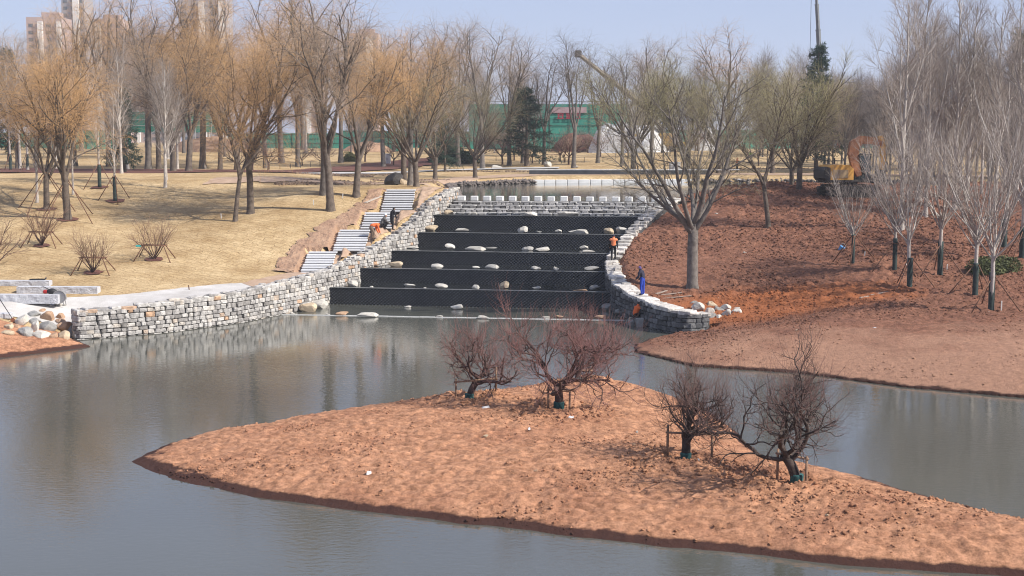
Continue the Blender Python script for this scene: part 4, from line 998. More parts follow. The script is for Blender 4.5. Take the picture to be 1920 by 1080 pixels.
# right-hand trees on the soil bank
T('spread0', 1298, 545, 105, 'large wide-limbed bare tree with sturdy grey trunk above the dark wall', None, rz=1.9, twig='olive')
T('willow_lean', 1441, 432, 130, 'crooked many-stemmed tree standing in the red-brown soil', None, rz=2.6, twig='olive')
T('vase0', 1498, 360, 80, 'olive fan-shaped willow with a double trunk beside the excavator', None, rz=.4, twig='green', name='willow_tree')
p = on_ground(1484, 356); tree('vase1', p, 'leaning willow sharing its foot with the olive fan-shaped one', None, rz=2.0, twig='olive', h=topx(p, 150), name='willow_tree')
for (x, Y, yt, k, tw, lb) in [(1400, 150, 35, 'tallw1', 'gold', 'pale golden tall willow rising behind the olive crowns'), (1250, 128, 80, 'vase1', 'green', 'yellow-green twigged tree behind the wide-limbed tree'), (1345, 140, 95, 'vase0', 'green', 'yellow-green crown between the wide-limbed tree and the fan-shaped willow'), (1455, 128, 90, 'vase1', 'green', 'yellow-green crown behind the fan-shaped willow'), (1565, 132, 110, 'vase0', 'olive', 'olive crown behind the excavator'),
                          (1220, 190, 60, 'tallw0', 'brown', 'tall brown willow beyond the far pond edge')]:
    x_ = (x - 960) * Y / FPX; z_ = gz(x_, Y); p = Vector((x_, Y, max(z_, POND_Z - .2)))
    if in_poly([p.x], [p.y], POND)[0]: p = Vector((p.x, 164, gz(p.x, 164)))
    tree(k, p, lb, 'trees around the upper pond', twig=tw, h=topx(p, yt), name='willow_tree')

# staked young trees with dark wraps on the right bank
GS = 'staked young trees on the soil bank'
lbl = ['staked young pale tree nearest the orange vest, with a blue bucket beside it', 'staked young pale tree behind the blue bucket tree', 'staked young tree with the fullest low fountain of rods', 'staked young tree on the upper bank before the thicket', 'staked young tree with a fallen white prop at its foot', 'staked young tree farthest down the bank, by the white peg', 'staked young tree behind the low evergreen', 'staked young tree beside the low evergreen']
lbl[0] = 'staked young pale tree with the blue bucket lying near it'
for i, (x, y, yt) in enumerate([(1599, 498, 320), (1677, 513, 240), (1705, 547, 230), (1762, 520, 210), (1828, 558, 215), (1858, 587, 235), (1882, 466, 150), (1916, 490, 120)]):
    p = on_ground(x, y); h = topx(p, yt); sc = h / TREES[f'sapling{i % 3}'][2]
    tree(f'sapling{i % 3}', p, lbl[i], GS, h=h, wrap=(-.05, 2.15 / sc * (.9 + .1 * (i % 2)), .118, WRAPD), name='young_tree')
    SUP.append((p, 1.9, 1.7, 'brown props round the ' + lbl[i].replace('staked ', '')))
GPp = 'tall pale poplars on the right bank'
for i, (x, y, yt) in enumerate([(1690, 436, -20), (1705, 400, 30), (1722, 385, -30), (1735, 410, 20), (1790, 395, -60), (1812, 380, -10), (1865, 400, 0), (1905, 380, -50), (1770, 372, 60), (1760, 372, 60), (1840, 368, 60), (1950, 420, -40)]):
    T(f'poplar{i % 3}', x, y, yt, 'tall pale-barked poplar in the stand on the right bank', GPp, name='poplar_tree')
# staked thin trees and pale poplars on the lawn
for i, (x, y, yt, w) in enumerate([(187, 352, 120, 1), (216, 378, 150, 1), (310, 352, 110, 0), (312, 338, 130, 0), (240, 319, 60, 0), (228, 325, 90, 0), (38, 318, 60, 0), (20, 320, 110, 1), (52, 320, 120, 1), (70, 380, 130, 0), (137, 365, 150, 0), (333, 318, 100, 0), (105, 318, 70, 0)]):
    p = on_ground(x, y); h = topx(p, yt)
    k = f'poplar{i % 3}'; sc = h / TREES[k][2]
    tree(k, p, 'thin pale young tree with dark wrapped foot and props on the lawn' if w else 'thin pale poplar without props on the lawn hill', 'thin pale trees on the lawn hill', h=h, sc=sc, wrap=(0, 1.9 / sc, .13 / sc + .03, WRAPD) if w else None, name='young_tree')
    if w: SUP.append((p, 2.0, 1.5, 'brown props round a thin wrapped young tree on the lawn'))

# wood behind everything, tree by tree
R = random.Random(21)
for i in range(40):
    x = 1640 + R.uniform(0, 350); Y = R.uniform(126, 178); X = (x - 960) * Y / FPX
    if in_poly([X], [Y], POND)[0]: Y = 165 + R.uniform(0, 15); X = (x - 960) * Y / FPX
    p = Vector((X, Y, gz(X, Y))); tree(f'thicket{i % 3}', p, 'grey-brown bare tree in the dense thicket beyond the excavator', 'thicket beyond the excavator', h=topx(p, R.uniform(70, 230)), twig=R.choice(('grey', 'brown')))
for i in range(12):
    x = 1545 + i * 9 + R.uniform(-6, 6); Y = R.uniform(163, 195); X = (x - 960) * Y / FPX
    p = Vector((X, Y, gz(X, Y))); tree(f'thicket{i % 3}', p, 'grey-brown bare tree in the dense thicket beyond the excavator', 'thicket beyond the excavator', h=topx(p, R.uniform(95, 165)), twig=R.choice(('grey', 'brown')))
for i in range(78):
    x = R.uniform(-20, 1560); Y = R.uniform(200, 275); X = (x - 960) * Y / FPX
    if 900 < x < 1180 and R.random() < .65: continue
    p = Vector((X, Y, gz(X, Y))); yt = R.uniform(10, 150) if x < 600 else R.uniform(80, 210)
    tree(R.choice(('thicket0', 'thicket1', 'thicket2', 'tallw0', 'poplar1')), p, 'greyish bare tree in the far belt of woodland', 'far belt of woodland', h=topx(p, yt), twig=R.choice(('grey', 'grey', 'brown')))
for i, (x, Y, yt, tw) in enumerate([(815, 178, 30, 'brown'), (860, 182, 22, 'brown'), (905, 176, 25, 'brown'), (955, 185, 50, 'brown'), (720, 180, 40, 'brown'), (1075, 178, 50, 'grey'), (1020, 186, 90, 'grey'), (1120, 190, 75, 'grey'), (1165, 184, 95, 'grey'), (980, 192, 70, 'brown'), (640, 190, 20, 'brown'), (560, 182, 10, 'gold'), (500, 176, 30, 'gold')]):
    X = (x - 960) * Y / FPX; p = Vector((X, Y, gz(X, Y)))
    tree(f'tallw{i % 2}', p, 'tall bare dark-limbed tree in the park beyond the pond', 'tall trees in the park beyond the pond', h=topx(p, yt), twig=tw)
# small park trees
k = 0
for i in range(44):
    x = R.uniform(640, 1560); py = R.uniform(282, 312)
    if i > 36: x = R.uniform(430, 620); py = R.uniform(300, 325)
    p = on_ground(x, py)
    if in_poly([p.x], [p.y], POND)[0]: continue
    tree(f'orchard{i % 2}', p, 'small bare park tree with low forking stem beyond the pond' if i <= 36 else 'small bare park tree by the trench on the hill', 'small park trees', sc=R.uniform(1.0, 1.5), twig=R.choice(('grey', 'brown', 'red')), name='small_tree')

# bushes on the lawn
for i, (x, y, sc, lb) in enumerate([(175, 512, 1.0, 'bare bush in a dug hole nearest the granite bars'), (290, 488, 1.1, 'widest bare bush on the lawn, with a teal rag on its frame'), (78, 462, 1.1, 'bare bush in a dug hole below the propped willows'), (-18, 505, 1.4, 'large bare bush at the lawn end by the granite bars')]):
    p = on_ground(x, y); tree(f'shrub{i % 2}', p, lb, 'bare bushes on the lawn', sc=sc, cat='bush', name='bush', rz=i * 1.3)
# island plums
lb = ['gnarled plum tree with two leaning trunks at the back of the island', 'widest gnarled plum tree with dense red shoots in the middle of the island', 'plum tree behind the widest one, its green wrapped foot showing', 'small gnarled plum between two posts on the island', 'gnarled plum tree with leaning trunk on the mound of clods']
ISLP = []
for i, ((x, y), l) in enumerate(zip(ISL_TREE_XY, lb)):
    z = float(island_h(np.array([x]), np.array([y]))[0]); ISLP.append(Vector((x, y, z)))
    tree(f'plum{i}', (x, y, z - .02), l, 'plum trees on the island', rz=[.1, 1.0, 2.0, .3, 0.0][i], sc=[.95, 1.08, .85, .95, 1.05][i], wrap=(-.02, .34, .185, WRAPG), name='plum_tree', cat='tree')
print('TREE TRIS', TRIS[0])

# ------------------------------------------------------------------ conifers and evergreen bushes
NEED = mat('dark_needles', (.030, .062, .040), (.014, .032, .022), 1.5, .8, rand=.2)
LEAFD = mat('dark_leaves', (.035, .065, .03), (.015, .03, .015), 2.5, .7, rand=.2)
LEAFO = mat('olive_leaves', (.10, .11, .035), (.045, .055, .02), 2.5, .7)
def conifer_mesh(seed, h=12.0, w=3.6, tiers=64, droop=.06, up=78):
    rng = np.random.default_rng(seed)
    P0, R0 = trunk_pts(rng, h, .2, .02, 14, (0, 0), .03)
    P1, R1 = grow(rng, P0, R0, tiers, .10, .985, up, (w * .8, w * 1.08), 9, .05, .01, .04, fall=.93, rtip=.2, droop=droop)
    P2, R2 = grow(rng, P1, R1, 13, .12, 1.0, 48, (.45, .95), 4, .014, -.03, .06, fall=.2, rtip=.5)
    P3, R3 = grow(rng, P2, R2, 8, .05, 1.0, 50, (.16, .34), 3, .034, -.02, .05, rtip=.3, rmax=9)
    a = join([tubes(P0, R0, 8), tubes(P1, R1, 4)]); b = join([tubes(P2, R2, 3), tubes(P3, R3, 3)])
    TRIS[0] += 2 * (len(a[1]) + len(b[1]))
    return np_mesh('trunk', *a, BARK, True), np_mesh('crown', *b, NEED, True), h
CON = {'cedar': conifer_mesh(1), 'fir': conifer_mesh(2, 12, 2.6, 70, .10, 84)}
def conifer(key, x, y, ytop, label, Y=None, wide=1.0):
    if Y: X = (x - 960) * Y / FPX; p = Vector((X, Y, gz(X, Y)))
    else: p = on_ground(x, y)
    a, b, H = CON[key]; s = topx(p, ytop) / H
    o = empty('conifer_tree', p, random.uniform(0, 6), (s * wide, s * wide, s)); tag(o, label, 'conifer')
    obj('trunk', a, o); obj('crown', b, o)
conifer('cedar', 988, 312, 165, 'dark green spreading cedar beyond the pond', wide=1.8)
conifer('fir', 236, 0, 165, 'dark fir standing behind the tall lawn-crest willows', Y=150, wide=1.3)
conifer('fir', 1905, 0, 55, 'dark pointed fir above the thicket beside the poplars', Y=150, wide=1.0)
conifer('cedar', 1528, 0, 85, 'dark cedar top under the tall crane boom', Y=170, wide=1.0)
conifer('fir', 22, 0, 90, 'dark fir in the far trees left of the tower blocks'.replace('left of', 'before'), Y=190, wide=1.1)
conifer('cedar', 835, 0, 215, 'dark cedar just behind the evergreen bush', Y=170, wide=1.3)

def leaf_mass(seed, n, size, lumps=9):
    rng = np.random.default_rng(seed)
    c = rng.normal(size=(lumps, 3)); c = nrm(c) * rng.uniform(.2, .6, (lumps, 1)); c[:, 2] = np.abs(c[:, 2]) * .8
    k = rng.integers(0, lumps, n); d = nrm(rng.normal(size=(n, 3)))
    P = c[k] + d * (rng.uniform(.5, 1, (n, 1)) ** .5) * .48; P[:, 2] = np.abs(P[:, 2])
    a = nrm(rng.normal(size=(n, 3))); b = nrm(np.cross(a, rng.normal(size=(n, 3)))); s = rng.uniform(.6, 1.3, (n, 1)) * size
    V = np.stack([P - a * s, P + b * s * .5, P + a * s, P - b * s * .5], 1).reshape(-1, 3)
    return V, np.arange(4 * n).reshape(-1, 4)
def ebush(x, y, w, h, m, label, n=5000, seed=1, size=.05):
    p = on_ground(x, y); k = p.y / FPX
    V, F = leaf_mass(seed, n, size); o = empty('evergreen_bush', p); tag(o, label, 'bush')
    c = obj('foliage', np_mesh('foliage', V * np.array([w * k / 1.8, w * k / 2.2, h * k * .95]), F, m), o)
    b = MB()
    for i in range(5):
        a = i * 1.26; b.tube([(0.05 * math.cos(a), .05 * math.sin(a), -.1), (.3 * w * k * .5 * math.cos(a), .3 * w * k * .5 * math.sin(a), h * k * .6)], [.05, .015], 5)
    b.build('stem', BARK, o)
ebush(848, 306, 92, 50, LEAFD, 'broad dark evergreen bush beyond the pond, behind the slim trees', 9000, 3, .045)
ebush(655, 303, 34, 24, LEAFO, 'small round clipped shrub behind the willows near the stairs', 4000, 4, .05)
ebush(1862, 512, 118, 50, LEAFO, 'low spreading evergreen among the staked young trees', 9000, 5, .045)

# ------------------------------------------------------------------ props, frames, planting pits
WOODP = mat('brown_pole', (.20, .105, .065), (.11, .055, .035), 5, .9, .006, 40)
TAN = mat('tan_pole', (.30, .19, .125), (.17, .10, .065), 5, .9, .006, 40)
def pit(p, r, m=MULCH, seed=0):
    n = 18; rr = random.Random(seed)
    vs = [(p.x, p.y, gz(p.x, p.y) + .05)]
    for i in range(n):
        a = 2 * math.pi * i / n; q = r * rr.uniform(.8, 1.15); X, Y = p.x + q * math.cos(a), p.y + q * math.sin(a); vs.append((X, Y, gz(X, Y) + .06))
    me = bpy.data.meshes.new('planting_pit'); me.from_pydata(vs, [], [(0, 1 + i, 1 + (i + 1) % n) for i in range(n)]); me.materials.append(m)
    tag(obj('planting_pit', me), kind='structure')
def tripod(p, h, spread, label, n=3, r=.036, m=WOODP):
    o = empty('tree_prop', p); tag(o, label, 'tree prop', 'props holding up trees')
    a0 = random.uniform(0, 6)
    for i in range(n):
        a = a0 + i * 2 * math.pi / n; x, y = spread * math.cos(a), spread * math.sin(a)
        b = MB(); b.tube([(x, y, gz(p.x + x, p.y + y) - p.z - .12), (.10 * math.cos(a + .5), .10 * math.sin(a + .5), h + random.uniform(-.05, .1))], [r, r * .85], 6)
        b.build('pole', m, o, True)
    b = MB(); b.tube([(.14 * math.cos(t * .7), .14 * math.sin(t * .7), h - .08) for t in range(10)], .022, 5); b.build('strap', WOODP, o)
for i, (p, h, s, l) in enumerate(SUP):
    tripod(p, h, s, l, 4 if i < 2 else 3)
    pit(p, .75 if p.x < 0 else .6, seed=i) if p.x < 0 else None
for i, (x, y) in enumerate([(175, 512), (290, 488), (78, 462)]):
    p = on_ground(x, y); pit(p, .62, MULCH, 40 + i)
    o = empty('bush_prop', p); tag(o, ['brown pole frame round the bush nearest the granite bars', 'brown pole frame with a teal rag round the widest bush', 'brown pole frame round the bush below the propped willows'][i], 'tree prop', 'props holding up trees')
    hh = .98
    for sx in (-1, 1):
        for sy in (-1, 1):
            b = MB(); X, Y = sx * 1.25, sy * .75; b.tube([(X, Y, gz(p.x + X, p.y + Y) - p.z - .1), (sx * .62, sy * .2, hh + .04)], [.038, .032], 6); b.build('leg', WOODP, o, True)
    for sy in (-1, 1):
        b = MB(); b.tube([(-.8, sy * .24, hh), (.82, sy * .24, hh - .03)], .034, 6); b.build('crossbar', WOODP, o, True)
    if i == 1:
        b = MB(); b.box((-.95, -.26, hh - .05), (.36, .03, .12), .2); b.build('rag', mat('teal_rag', (.05, .42, .40), (.03, .3, .3), 6), o)
# post frames of the island plums: post positions relative to each tree
fr = [[(-.52, -.05, .80), (1.02, -.1, .95)], [(-.40, -.1, .85), (.38, -.1, .80)], [(-.3, .1, .6), (.52, .0, .62)], [(-.58, -.05, 1.0), (.78, -.1, .95)], [(-.52, .25, .95), (.22, -.22, .88)]]
fl_ = ['two posts and crossbar round the plum with two leaning trunks', 'two posts and crossbar round the widest plum', 'two low posts round the plum behind the widest one', 'two posts and crossbar round the small island plum', 'two posts beside the leaning plum on the mound']
for p, posts, l in zip(ISLP, fr, fl_):
    o = empty('post_frame', p); tag(o, l, 'tree prop', 'props holding up trees')
    for (dx, dy, h) in posts:
        zb = float(island_h(np.array([p.x + dx]), np.array([p.y + dy]))[0]) - p.z
        b = MB(); b.tube([(dx, dy, zb - .2), (dx + .01, dy, zb + h)], [.042, .038], 7); b.build('post', TAN, o, True)
    (a, b_, h1), (c, d, h2) = posts
    b = MB(); b.tube([(a - .06, b_ - .03, h1 - .05), (c + .06, d - .03, h2 - .05)], .036, 7); b.build('crossbar', TAN, o, True)

# ------------------------------------------------------------------ loose soil: clods and stones
def clods(name, P, S, m, seed, label, cat):
    rng = np.random.default_rng(seed); n = len(P)
    base = np.array([(1, 0, 0), (-1, 0, 0), (0, 1, 0), (0, -1, 0), (0, 0, 1), (0, 0, -1)], float)
    V = base[None] * rng.uniform(.55, 1.1, (n, 6, 1)) + rng.normal(0, .16, (n, 6, 3))
    a = rng.uniform(0, 6.28, n); c, s = np.cos(a), np.sin(a)
    X = V[..., 0] * c[:, None] - V[..., 1] * s[:, None]; Y = V[..., 0] * s[:, None] + V[..., 1] * c[:, None]
    V = np.stack([X, Y, V[..., 2] * .75], -1) * S[:, None, None] + P[:, None]
    f = np.array([(0, 2, 4), (2, 1, 4), (1, 3, 4), (3, 0, 4), (2, 0, 5), (1, 2, 5), (3, 1, 5), (0, 3, 5)])
    F = (np.arange(n) * 6)[:, None, None] + f[None]
    o = obj(name, np_mesh(name, V.reshape(-1, 3), F.reshape(-1, 3), m)); tag(o, label, cat, kind='stuff')
    TRIS[0] += 8 * n
rg = np.random.default_rng(4)
n = 110000; X = rg.uniform(6, 44, n); Y = rg.uniform(52, 122, n)
k = in_poly(X, Y, SOIL_POLY) & (fbm(X / 5, Y / 5, 3, 33) + .30 * sstep(60, 76, Y) > rg.uniform(.06, .42, n)); X, Y = X[k], Y[k]
Z = soil_z(X[None], Y[None])[0]; k = (Z > .25) & (np.abs(X) / Y < .40); X, Y, Z = X[k], Y[k], Z[k]
S = (.025 + .10 * rg.random(len(X)) ** 4) * (.7 + .5 * sstep(60, 90, Y))
clods('soil_clods', np.stack([X, Y, Z + S * .15], 1), S, SOIL_R, 1, 'loose red-brown clods scattered over the soil bank', 'clods')
n = 80000; X = rg.uniform(-13, 15, n); Y = rg.uniform(33, 66, n); dens = fbm(X / 2.5, Y / 2.5, 3, 35)
k = in_poly(X, Y, ISL) & (dens > rg.uniform(-.05, .4, n)); X, Y = X[k], Y[k]
for i, (tx, ty) in enumerate(ISL_TREE_XY):
    a = rg.uniform(0, 6.28, 420); r = np.abs(rg.normal(1.0, .5, 420)) * (1.5 if i == 4 else 1.0); X = np.append(X, tx + r * np.cos(a) * 1.4); Y = np.append(Y, ty - .35 + r * np.sin(a))
Z = island_h(X, Y); k = Z > .04; X, Y, Z = X[k], Y[k], Z[k]
S = .016 + .065 * rg.random(len(X)) ** 3; near = np.min([np.hypot(X - a, Y - b) for a, b in ISL_TREE_XY], 0) < 2.2
S = np.where(near, S + .07 * rg.random(len(X)) ** 3, S)
clods('soil_clods', np.stack([X, Y, Z + S * .15], 1), S, SOIL_I, 2, 'loose orange clods scattered over the island', 'clods')
# clods turned out along the trenches in the park
Xs, Ys = [], []
for (a, b) in [((430, 322), (700, 332)), ((560, 338), (820, 345)), ((700, 338), (840, 338)), ((820, 322), (1200, 322)), ((560, 326), (760, 326)), ((1300, 318), (1560, 316)), ((520, 345), (700, 346))]:
    pa, pb = on_ground(*a), on_ground(*b); t = rg.random(500); Xs.append(pa.x + (pb.x - pa.x) * t + rg.normal(0, .25, 500)); Ys.append(pa.y + (pb.y - pa.y) * t + rg.normal(0, .6, 500))
X = np.concatenate(Xs); Y = np.concatenate(Ys); k = ~in_poly(X, Y, POND); X, Y = X[k], Y[k]; Z = ground(X, Y); S = .06 + .22 * rg.random(len(X)) ** 2
CLODP = mat('dry_clods', (.24, .165, .11), (.14, .09, .06), 2, .95)
clods('trench_clods', np.stack([X, Y, Z], 1), S, CLODP, 3, 'rows of dug clods along the trenches in the park', 'clods')
# dark rocks edging the upper pond
DROCK = mat('pond_edge_rock', (.17, .14, .125), (.07, .06, .055), 3, .9, rand=.1)
Xs, Ys = [], []
for a, b, n in [((-6.3, 139), (-5.2, 145), 120), ((-5.2, 145), (2.2, 155.6), 500), ((20, 158.2), (36, 155.2), 420), ((36, 155.2), (46, 150.2), 260), ((-4.6, 115), (-6.3, 139), 260)]:
    t = rg.random(n); Xs.append(a[0] + (b[0] - a[0]) * t + rg.normal(0, .22, n)); Ys.append(a[1] + (b[1] - a[1]) * t + rg.normal(0, .3, n))
X = np.concatenate(Xs); Y = np.concatenate(Ys); S = .14 + .20 * rg.random(len(X))
clods('edging_rocks', np.stack([X, Y, POND_Z + .05 + rg.uniform(-.05, .32, len(X))], 1), S, DROCK, 5, 'dark rocks edging the upper pond', 'rocks')
# white kerb at the far side of the pond
KERB = mat('white_kerb', (.70, .70, .69), (.58, .58, .57), 2, .7)
o = empty('pond_kerb', (11, 157, POND_Z)); tag(o, 'long white kerb of blocks along the far pond edge', 'kerb')
kb = MB(); kb.box((0, 0, 0), (1.24, .5, .55), ch=.04); km = kb.mesh('kerb_block', KERB)
for i in range(15):
    c = obj('kerb_block', km, o); x = 2.9 + i * 1.3; y = 156 + (x - 2.6) / 15.4 * 2 - .3; c.location = (x - 11, y - 157, .10); c.rotation_euler = (0, 0, .13)
b = MB(); b.box((0, 0, 0), (21, .35, .55), .0); o = b.build('channel_wall', mat('dark_channel', (.06, .065, .075), (.035, .04, .045), 1, .6)); o.location = (12.5, 161.5, gz(12, 161.5) + .2); tag(o, 'dark low channel wall behind the white kerb', 'wall')
b = MB(); b.box((0, 0, 0), (26, .5, .10), .0, ch=.02); o = b.build('coping', KERB); o.location = (13.5, 162.0, gz(12, 162.0) + .52); tag(o, 'thin white coping along the dark channel wall', 'coping')

# litter and odd stones
WHITE = mat('white_plastic', (.58, .58, .58), (.45, .45, .46), 8, .6)
def scrap(x, y, w, label, m=WHITE, island=True, name='plastic_scrap', seed=0):
    p = at_z(x, y, .95) if island else on_ground(x, y)
    if island: p.z = float(island_h(np.array([p.x]), np.array([p.y]))[0])
    rr = random.Random(seed); k = p.y / FPX * w; n = 7; vs = []
    for i in range(n):
        a = 6.283 * i / n; q = rr.uniform(.3, .55); vs.append((q * k * math.cos(a), q * k * .5 * math.sin(a), rr.uniform(.01, .05)))
    vs = vs + [(v[0] * .8, v[1] * .8, v[2] + .02 + rr.uniform(0, .05)) for v in vs]
    me = bpy.data.meshes.new(name); me.from_pydata(vs, [], [tuple(range(n))[::-1], tuple(range(n, 2 * n))] + [(i, (i + 1) % n, n + (i + 1) % n, n + i) for i in range(n)]); me.materials.append(m)
    o = obj(name, me); o.location = (p.x, p.y, p.z + .01); o.rotation_euler = (0, 0, rr.uniform(0, 6)); tag(o, label, 'litter')
for i, (x, y, w, l) in enumerate([(691, 862, 20, 'white plastic scrap on the bare left half of the island'.replace('left half', 'flat end')), (910, 760, 20, 'white plastic scrap below the plum with two leaning trunks'), (1070, 776, 12, 'crumpled white scrap below the widest plum'), (930, 722, 32, 'pale sheet of plastic beside the two-trunked plum'), (1300, 853, 30, 'pale paper at the foot of the small plum'), (992, 800, 10, 'small white scrap on the island middle')]):
    scrap(x, y, w, l, seed=i)
for i, (x, y, w, l) in enumerate([(1510, 348, 30, 'white plastic sheet on the pond bank beside the excavator'), (1640, 618, 14, 'pale scrap on the slope below the staked trees'), (1385, 338, 22, 'white slab lying on the far pond bank'), (1510, 502, 8, 'small pale scrap on the dark soil')]):
    scrap(x, y, w, l, island=False, seed=20 + i)
boulder(738, 346, 44, 24, 0, 'dark', 'large dark boulder at the foot of the three willows', loc=on_ground(738, 347))
for i, (x, y, w, h, l) in enumerate([(757, 346, 16, 12, 'tan rock against the large dark boulder'), (838, 318, 18, 6, 'low tan rock in the park grass'), (930, 315, 24, 7, 'flat pale rock group in the park grass'), (1028, 312, 18, 12, 'pale rock at the foot of a small park tree'), (1080, 314, 14, 5, 'small pale rock on the pond bank'), (1535, 300, 30, 9, 'grey rock pile in the far grass')]):
    boulder(x, y, w, h, 0, ['tan', 'tan', 'pale', 'pale', 'pale', 'grey'][i], l, loc=on_ground(x, y + 1), cat='rock', name='rock')
for i in range(26):
    x, y = R.uniform(1230, 1900), R.uniform(400, 700); p = on_ground(x, y)
    if p.z < .4: continue
    boulder(x, y, R.uniform(4, 9), R.uniform(3, 6), 0, R.choice(('tan', 'orange', 'pale')), 'small loose stone lying on the red-brown soil', 'loose stones on the soil bank', loc=p, cat='stone', name='loose_stone')
for i in range(18):
    x, y = R.uniform(420, 1700), R.uniform(790, 980); p = at_z(x, y, .95); p.z = float(island_h(np.array([p.x]), np.array([p.y]))[0])
    if p.z < .4: continue
    boulder(x, y, R.uniform(5, 13), R.uniform(3, 7), 0, R.choice(('tan', 'orange', 'pale')), 'small loose stone lying on the island soil', 'loose stones on the island', loc=p, cat='stone', name='loose_stone')
# white survey pegs
PEG = mat('white_peg', (.7, .69, .66), None, 6, .8)
for (x, y, h, w) in [(415, 410, 9, 'lawn'), (588, 385, 10, 'lawn'), (642, 372, 9, 'lawn'), (1620, 485, 14, 'soil'), (1700, 505, 12, 'soil'), (1775, 508, 12, 'soil'), (1877, 586, 22, 'soil'), (1862, 545, 10, 'soil'), (355, 545, 10, 'path')]:
    p = on_ground(x, y); b = MB(); hh = h * p.y / FPX; b.box((0, 0, hh / 2 - .06), (.06, .04, hh + .12), ch=.008); o = b.build('survey_peg', PEG if w != 'path' else WOODP); o.location = p; o.rotation_euler = (random.uniform(-.15, .15), random.uniform(-.2, .2), 0)
    tag(o, {'lawn': 'thin white peg standing in the lawn', 'soil': 'white wooden peg standing in the red soil', 'path': 'short dark peg at the edge of the concrete path'}[w], 'peg', 'survey pegs')
# boards and timber
b = MB(); b.box((0, 0, 0), (.28, 2.2, .05), ch=.008); o = b.build('plank', mat('pale_plank', (.50, .44, .37), (.38, .32, .26), 3)); p = on_ground(700, 377); o.location = (p.x, p.y, p.z + .12); o.rotation_euler = (.2, 0, -.5); tag(o, 'pale plank lying on the soil beside the top stair flight', 'plank')
TIM = mat('weathered_timber', (.34, .27, .22), (.2, .15, .12), 3)
for i, (x, y, L_, a, l) in enumerate([(1255, 556, 1.6, .3, 'reddish board by the wall behind the blue-trousered worker'), (1262, 563, 2.2, .1, 'grey weathered board on the soil behind the wall'), (1240, 553, 1.2, .9, 'short splintered board beside the blue-trousered worker'), (1650, 555, 1.5, .5, 'long broken stick on the soil slope'), (1620, 562, .7, .6, 'short broken stick on the soil slope')]):
    p = on_ground(x, y); b = MB(); b.box((0, 0, .0), (L_, .16, .05), ch=.01); o = b.build('board', TIM); o.location = (p.x, p.y, p.z + .14); o.rotation_euler = (random.uniform(-.1, .1), -.08, a); tag(o, l, 'board')
b = MB(); p = on_ground(1575, 472); b.tube([(0, 0, 0), (0, 0, .32)], [.15, .18], 14); o = b.build('bucket_body', mat('blue_plastic', (.12, .33, .62), (.09, .26, .5), 4, .5)); bu = empty('bucket', p); o.parent = bu; o.name = 'body'; o.location = (0, 0, .05); o.rotation_euler = (.3, .5, 0)
b = MB(); b.tube([(.19 * math.cos(t), .02, .33 + .19 * math.sin(t)) for t in np.linspace(0, math.pi, 9)], .012, 5); q = b.build('handle', WHITE, bu); q.rotation_euler = (.3, .5, 0); q.location = (0, 0, .05)
tag(bu, 'light blue plastic bucket lying on the dark soil', 'bucket')

# ------------------------------------------------------------------ granite bars, saw and tools by the concrete path
def rough_bar(p, L_, d, h, rz, label):
    rng = np.random.default_rng(int(L_ * 100)); nx, nz = 48, 6
    o = empty('granite_bar', p, rz); tag(o, label, 'granite bar', 'granite bars by the path')
    V = []; F = []
    xs_ = np.linspace(-L_ / 2, L_ / 2, nx); zs_ = np.linspace(0, h, nz)
    for side in (-1, 1):
        b0 = len(V)
        for z in zs_:
            for x in xs_: V.append((x, side * (d / 2 + (.09 * float(fbm(np.array([x * 4 + side * 9]), np.array([z * 5]), 3, 6)[0]) if 0 < z < h else 0)), z))
        for j in range(nz - 1):
            for i in range(nx - 1):
                a = b0 + j * nx + i; F.append((a, a + 1, a + nx + 1, a + nx))
    n1 = nx * nz; top = (nz - 1) * nx
    for i in range(nx - 1): F.append((top + i, top + i + 1, n1 + top + i + 1, n1 + top + i)); F.append((i, i + 1, n1 + i + 1, n1 + i))
    for j in range(nz - 1):
        F.append((j * nx, (j + 1) * nx, n1 + (j + 1) * nx, n1 + j * nx)); e = nx - 1; F.append((j * nx + e, (j + 1) * nx + e, n1 + (j + 1) * nx + e, n1 + j * nx + e))
    me = bpy.data.meshes.new('bar'); me.from_pydata(V, [], F); me.materials.append(BARM); obj('bar', me, o)
    return o
BARM = mat('split_granite', (.53, .53, .545), (.40, .40, .42), 5, .85, .04, 14)
p = on_ground(107, 551); rough_bar(Vector((p.x, p.y + .3, p.z - .03)), 4.75, .6, .42, -.035, 'rough grey granite bar with a clean cut end, middle one of the three')
p = on_ground(30, 537); rough_bar(Vector((p.x, p.y + .3, p.z - .03)), 4.0, .55, .36, -.04, 'rough granite bar with a black hose on it, highest on the lawn')
p = on_ground(40, 571); rough_bar(Vector((p.x, p.y + .3, p.z + .02)), 4.1, .6, .50, -.02, 'thick granite bar on the concrete path with the saw on its end')
b = MB(); q = on_ground(68, 537); b.tube([(-.5, 0, .04), (-.2, .04, .05), (.15, 0, .06), (.4, .03, .05), (.5, .05, .16)], .045, 8); o = b.build('black_hose', mat('black_rubber', (.025, .025, .027), None, 5, .6), smooth=True); o.location = (q.x, q.y + .32, q.z + .33); tag(o, 'bent black hose piece lying on the highest granite bar', 'hose')
SAWG = mat('saw_grey', (.28, .27, .26), (.16, .155, .15), 5, .6); BLK = MATS['black_rubber']; REDP = mat('red_paint', (.45, .03, .025), (.3, .02, .02), 5, .5)
p = on_ground(108, 574); o = empty('stone_saw', (p.x, p.y - .1, p.z + .03)); tag(o, 'small stone saw with round guard, red tank and black motor beside the thick granite bar', 'saw')
b = MB()
for sx in (-.45, .45):
    for sy in (-.2, .2): b.tube([(sx, sy, 0), (sx * .8, sy * .8, .62)], .022, 6)
b.box((0, 0, .64), (.95, .44, .04)); b.build('frame', SAWG, o)
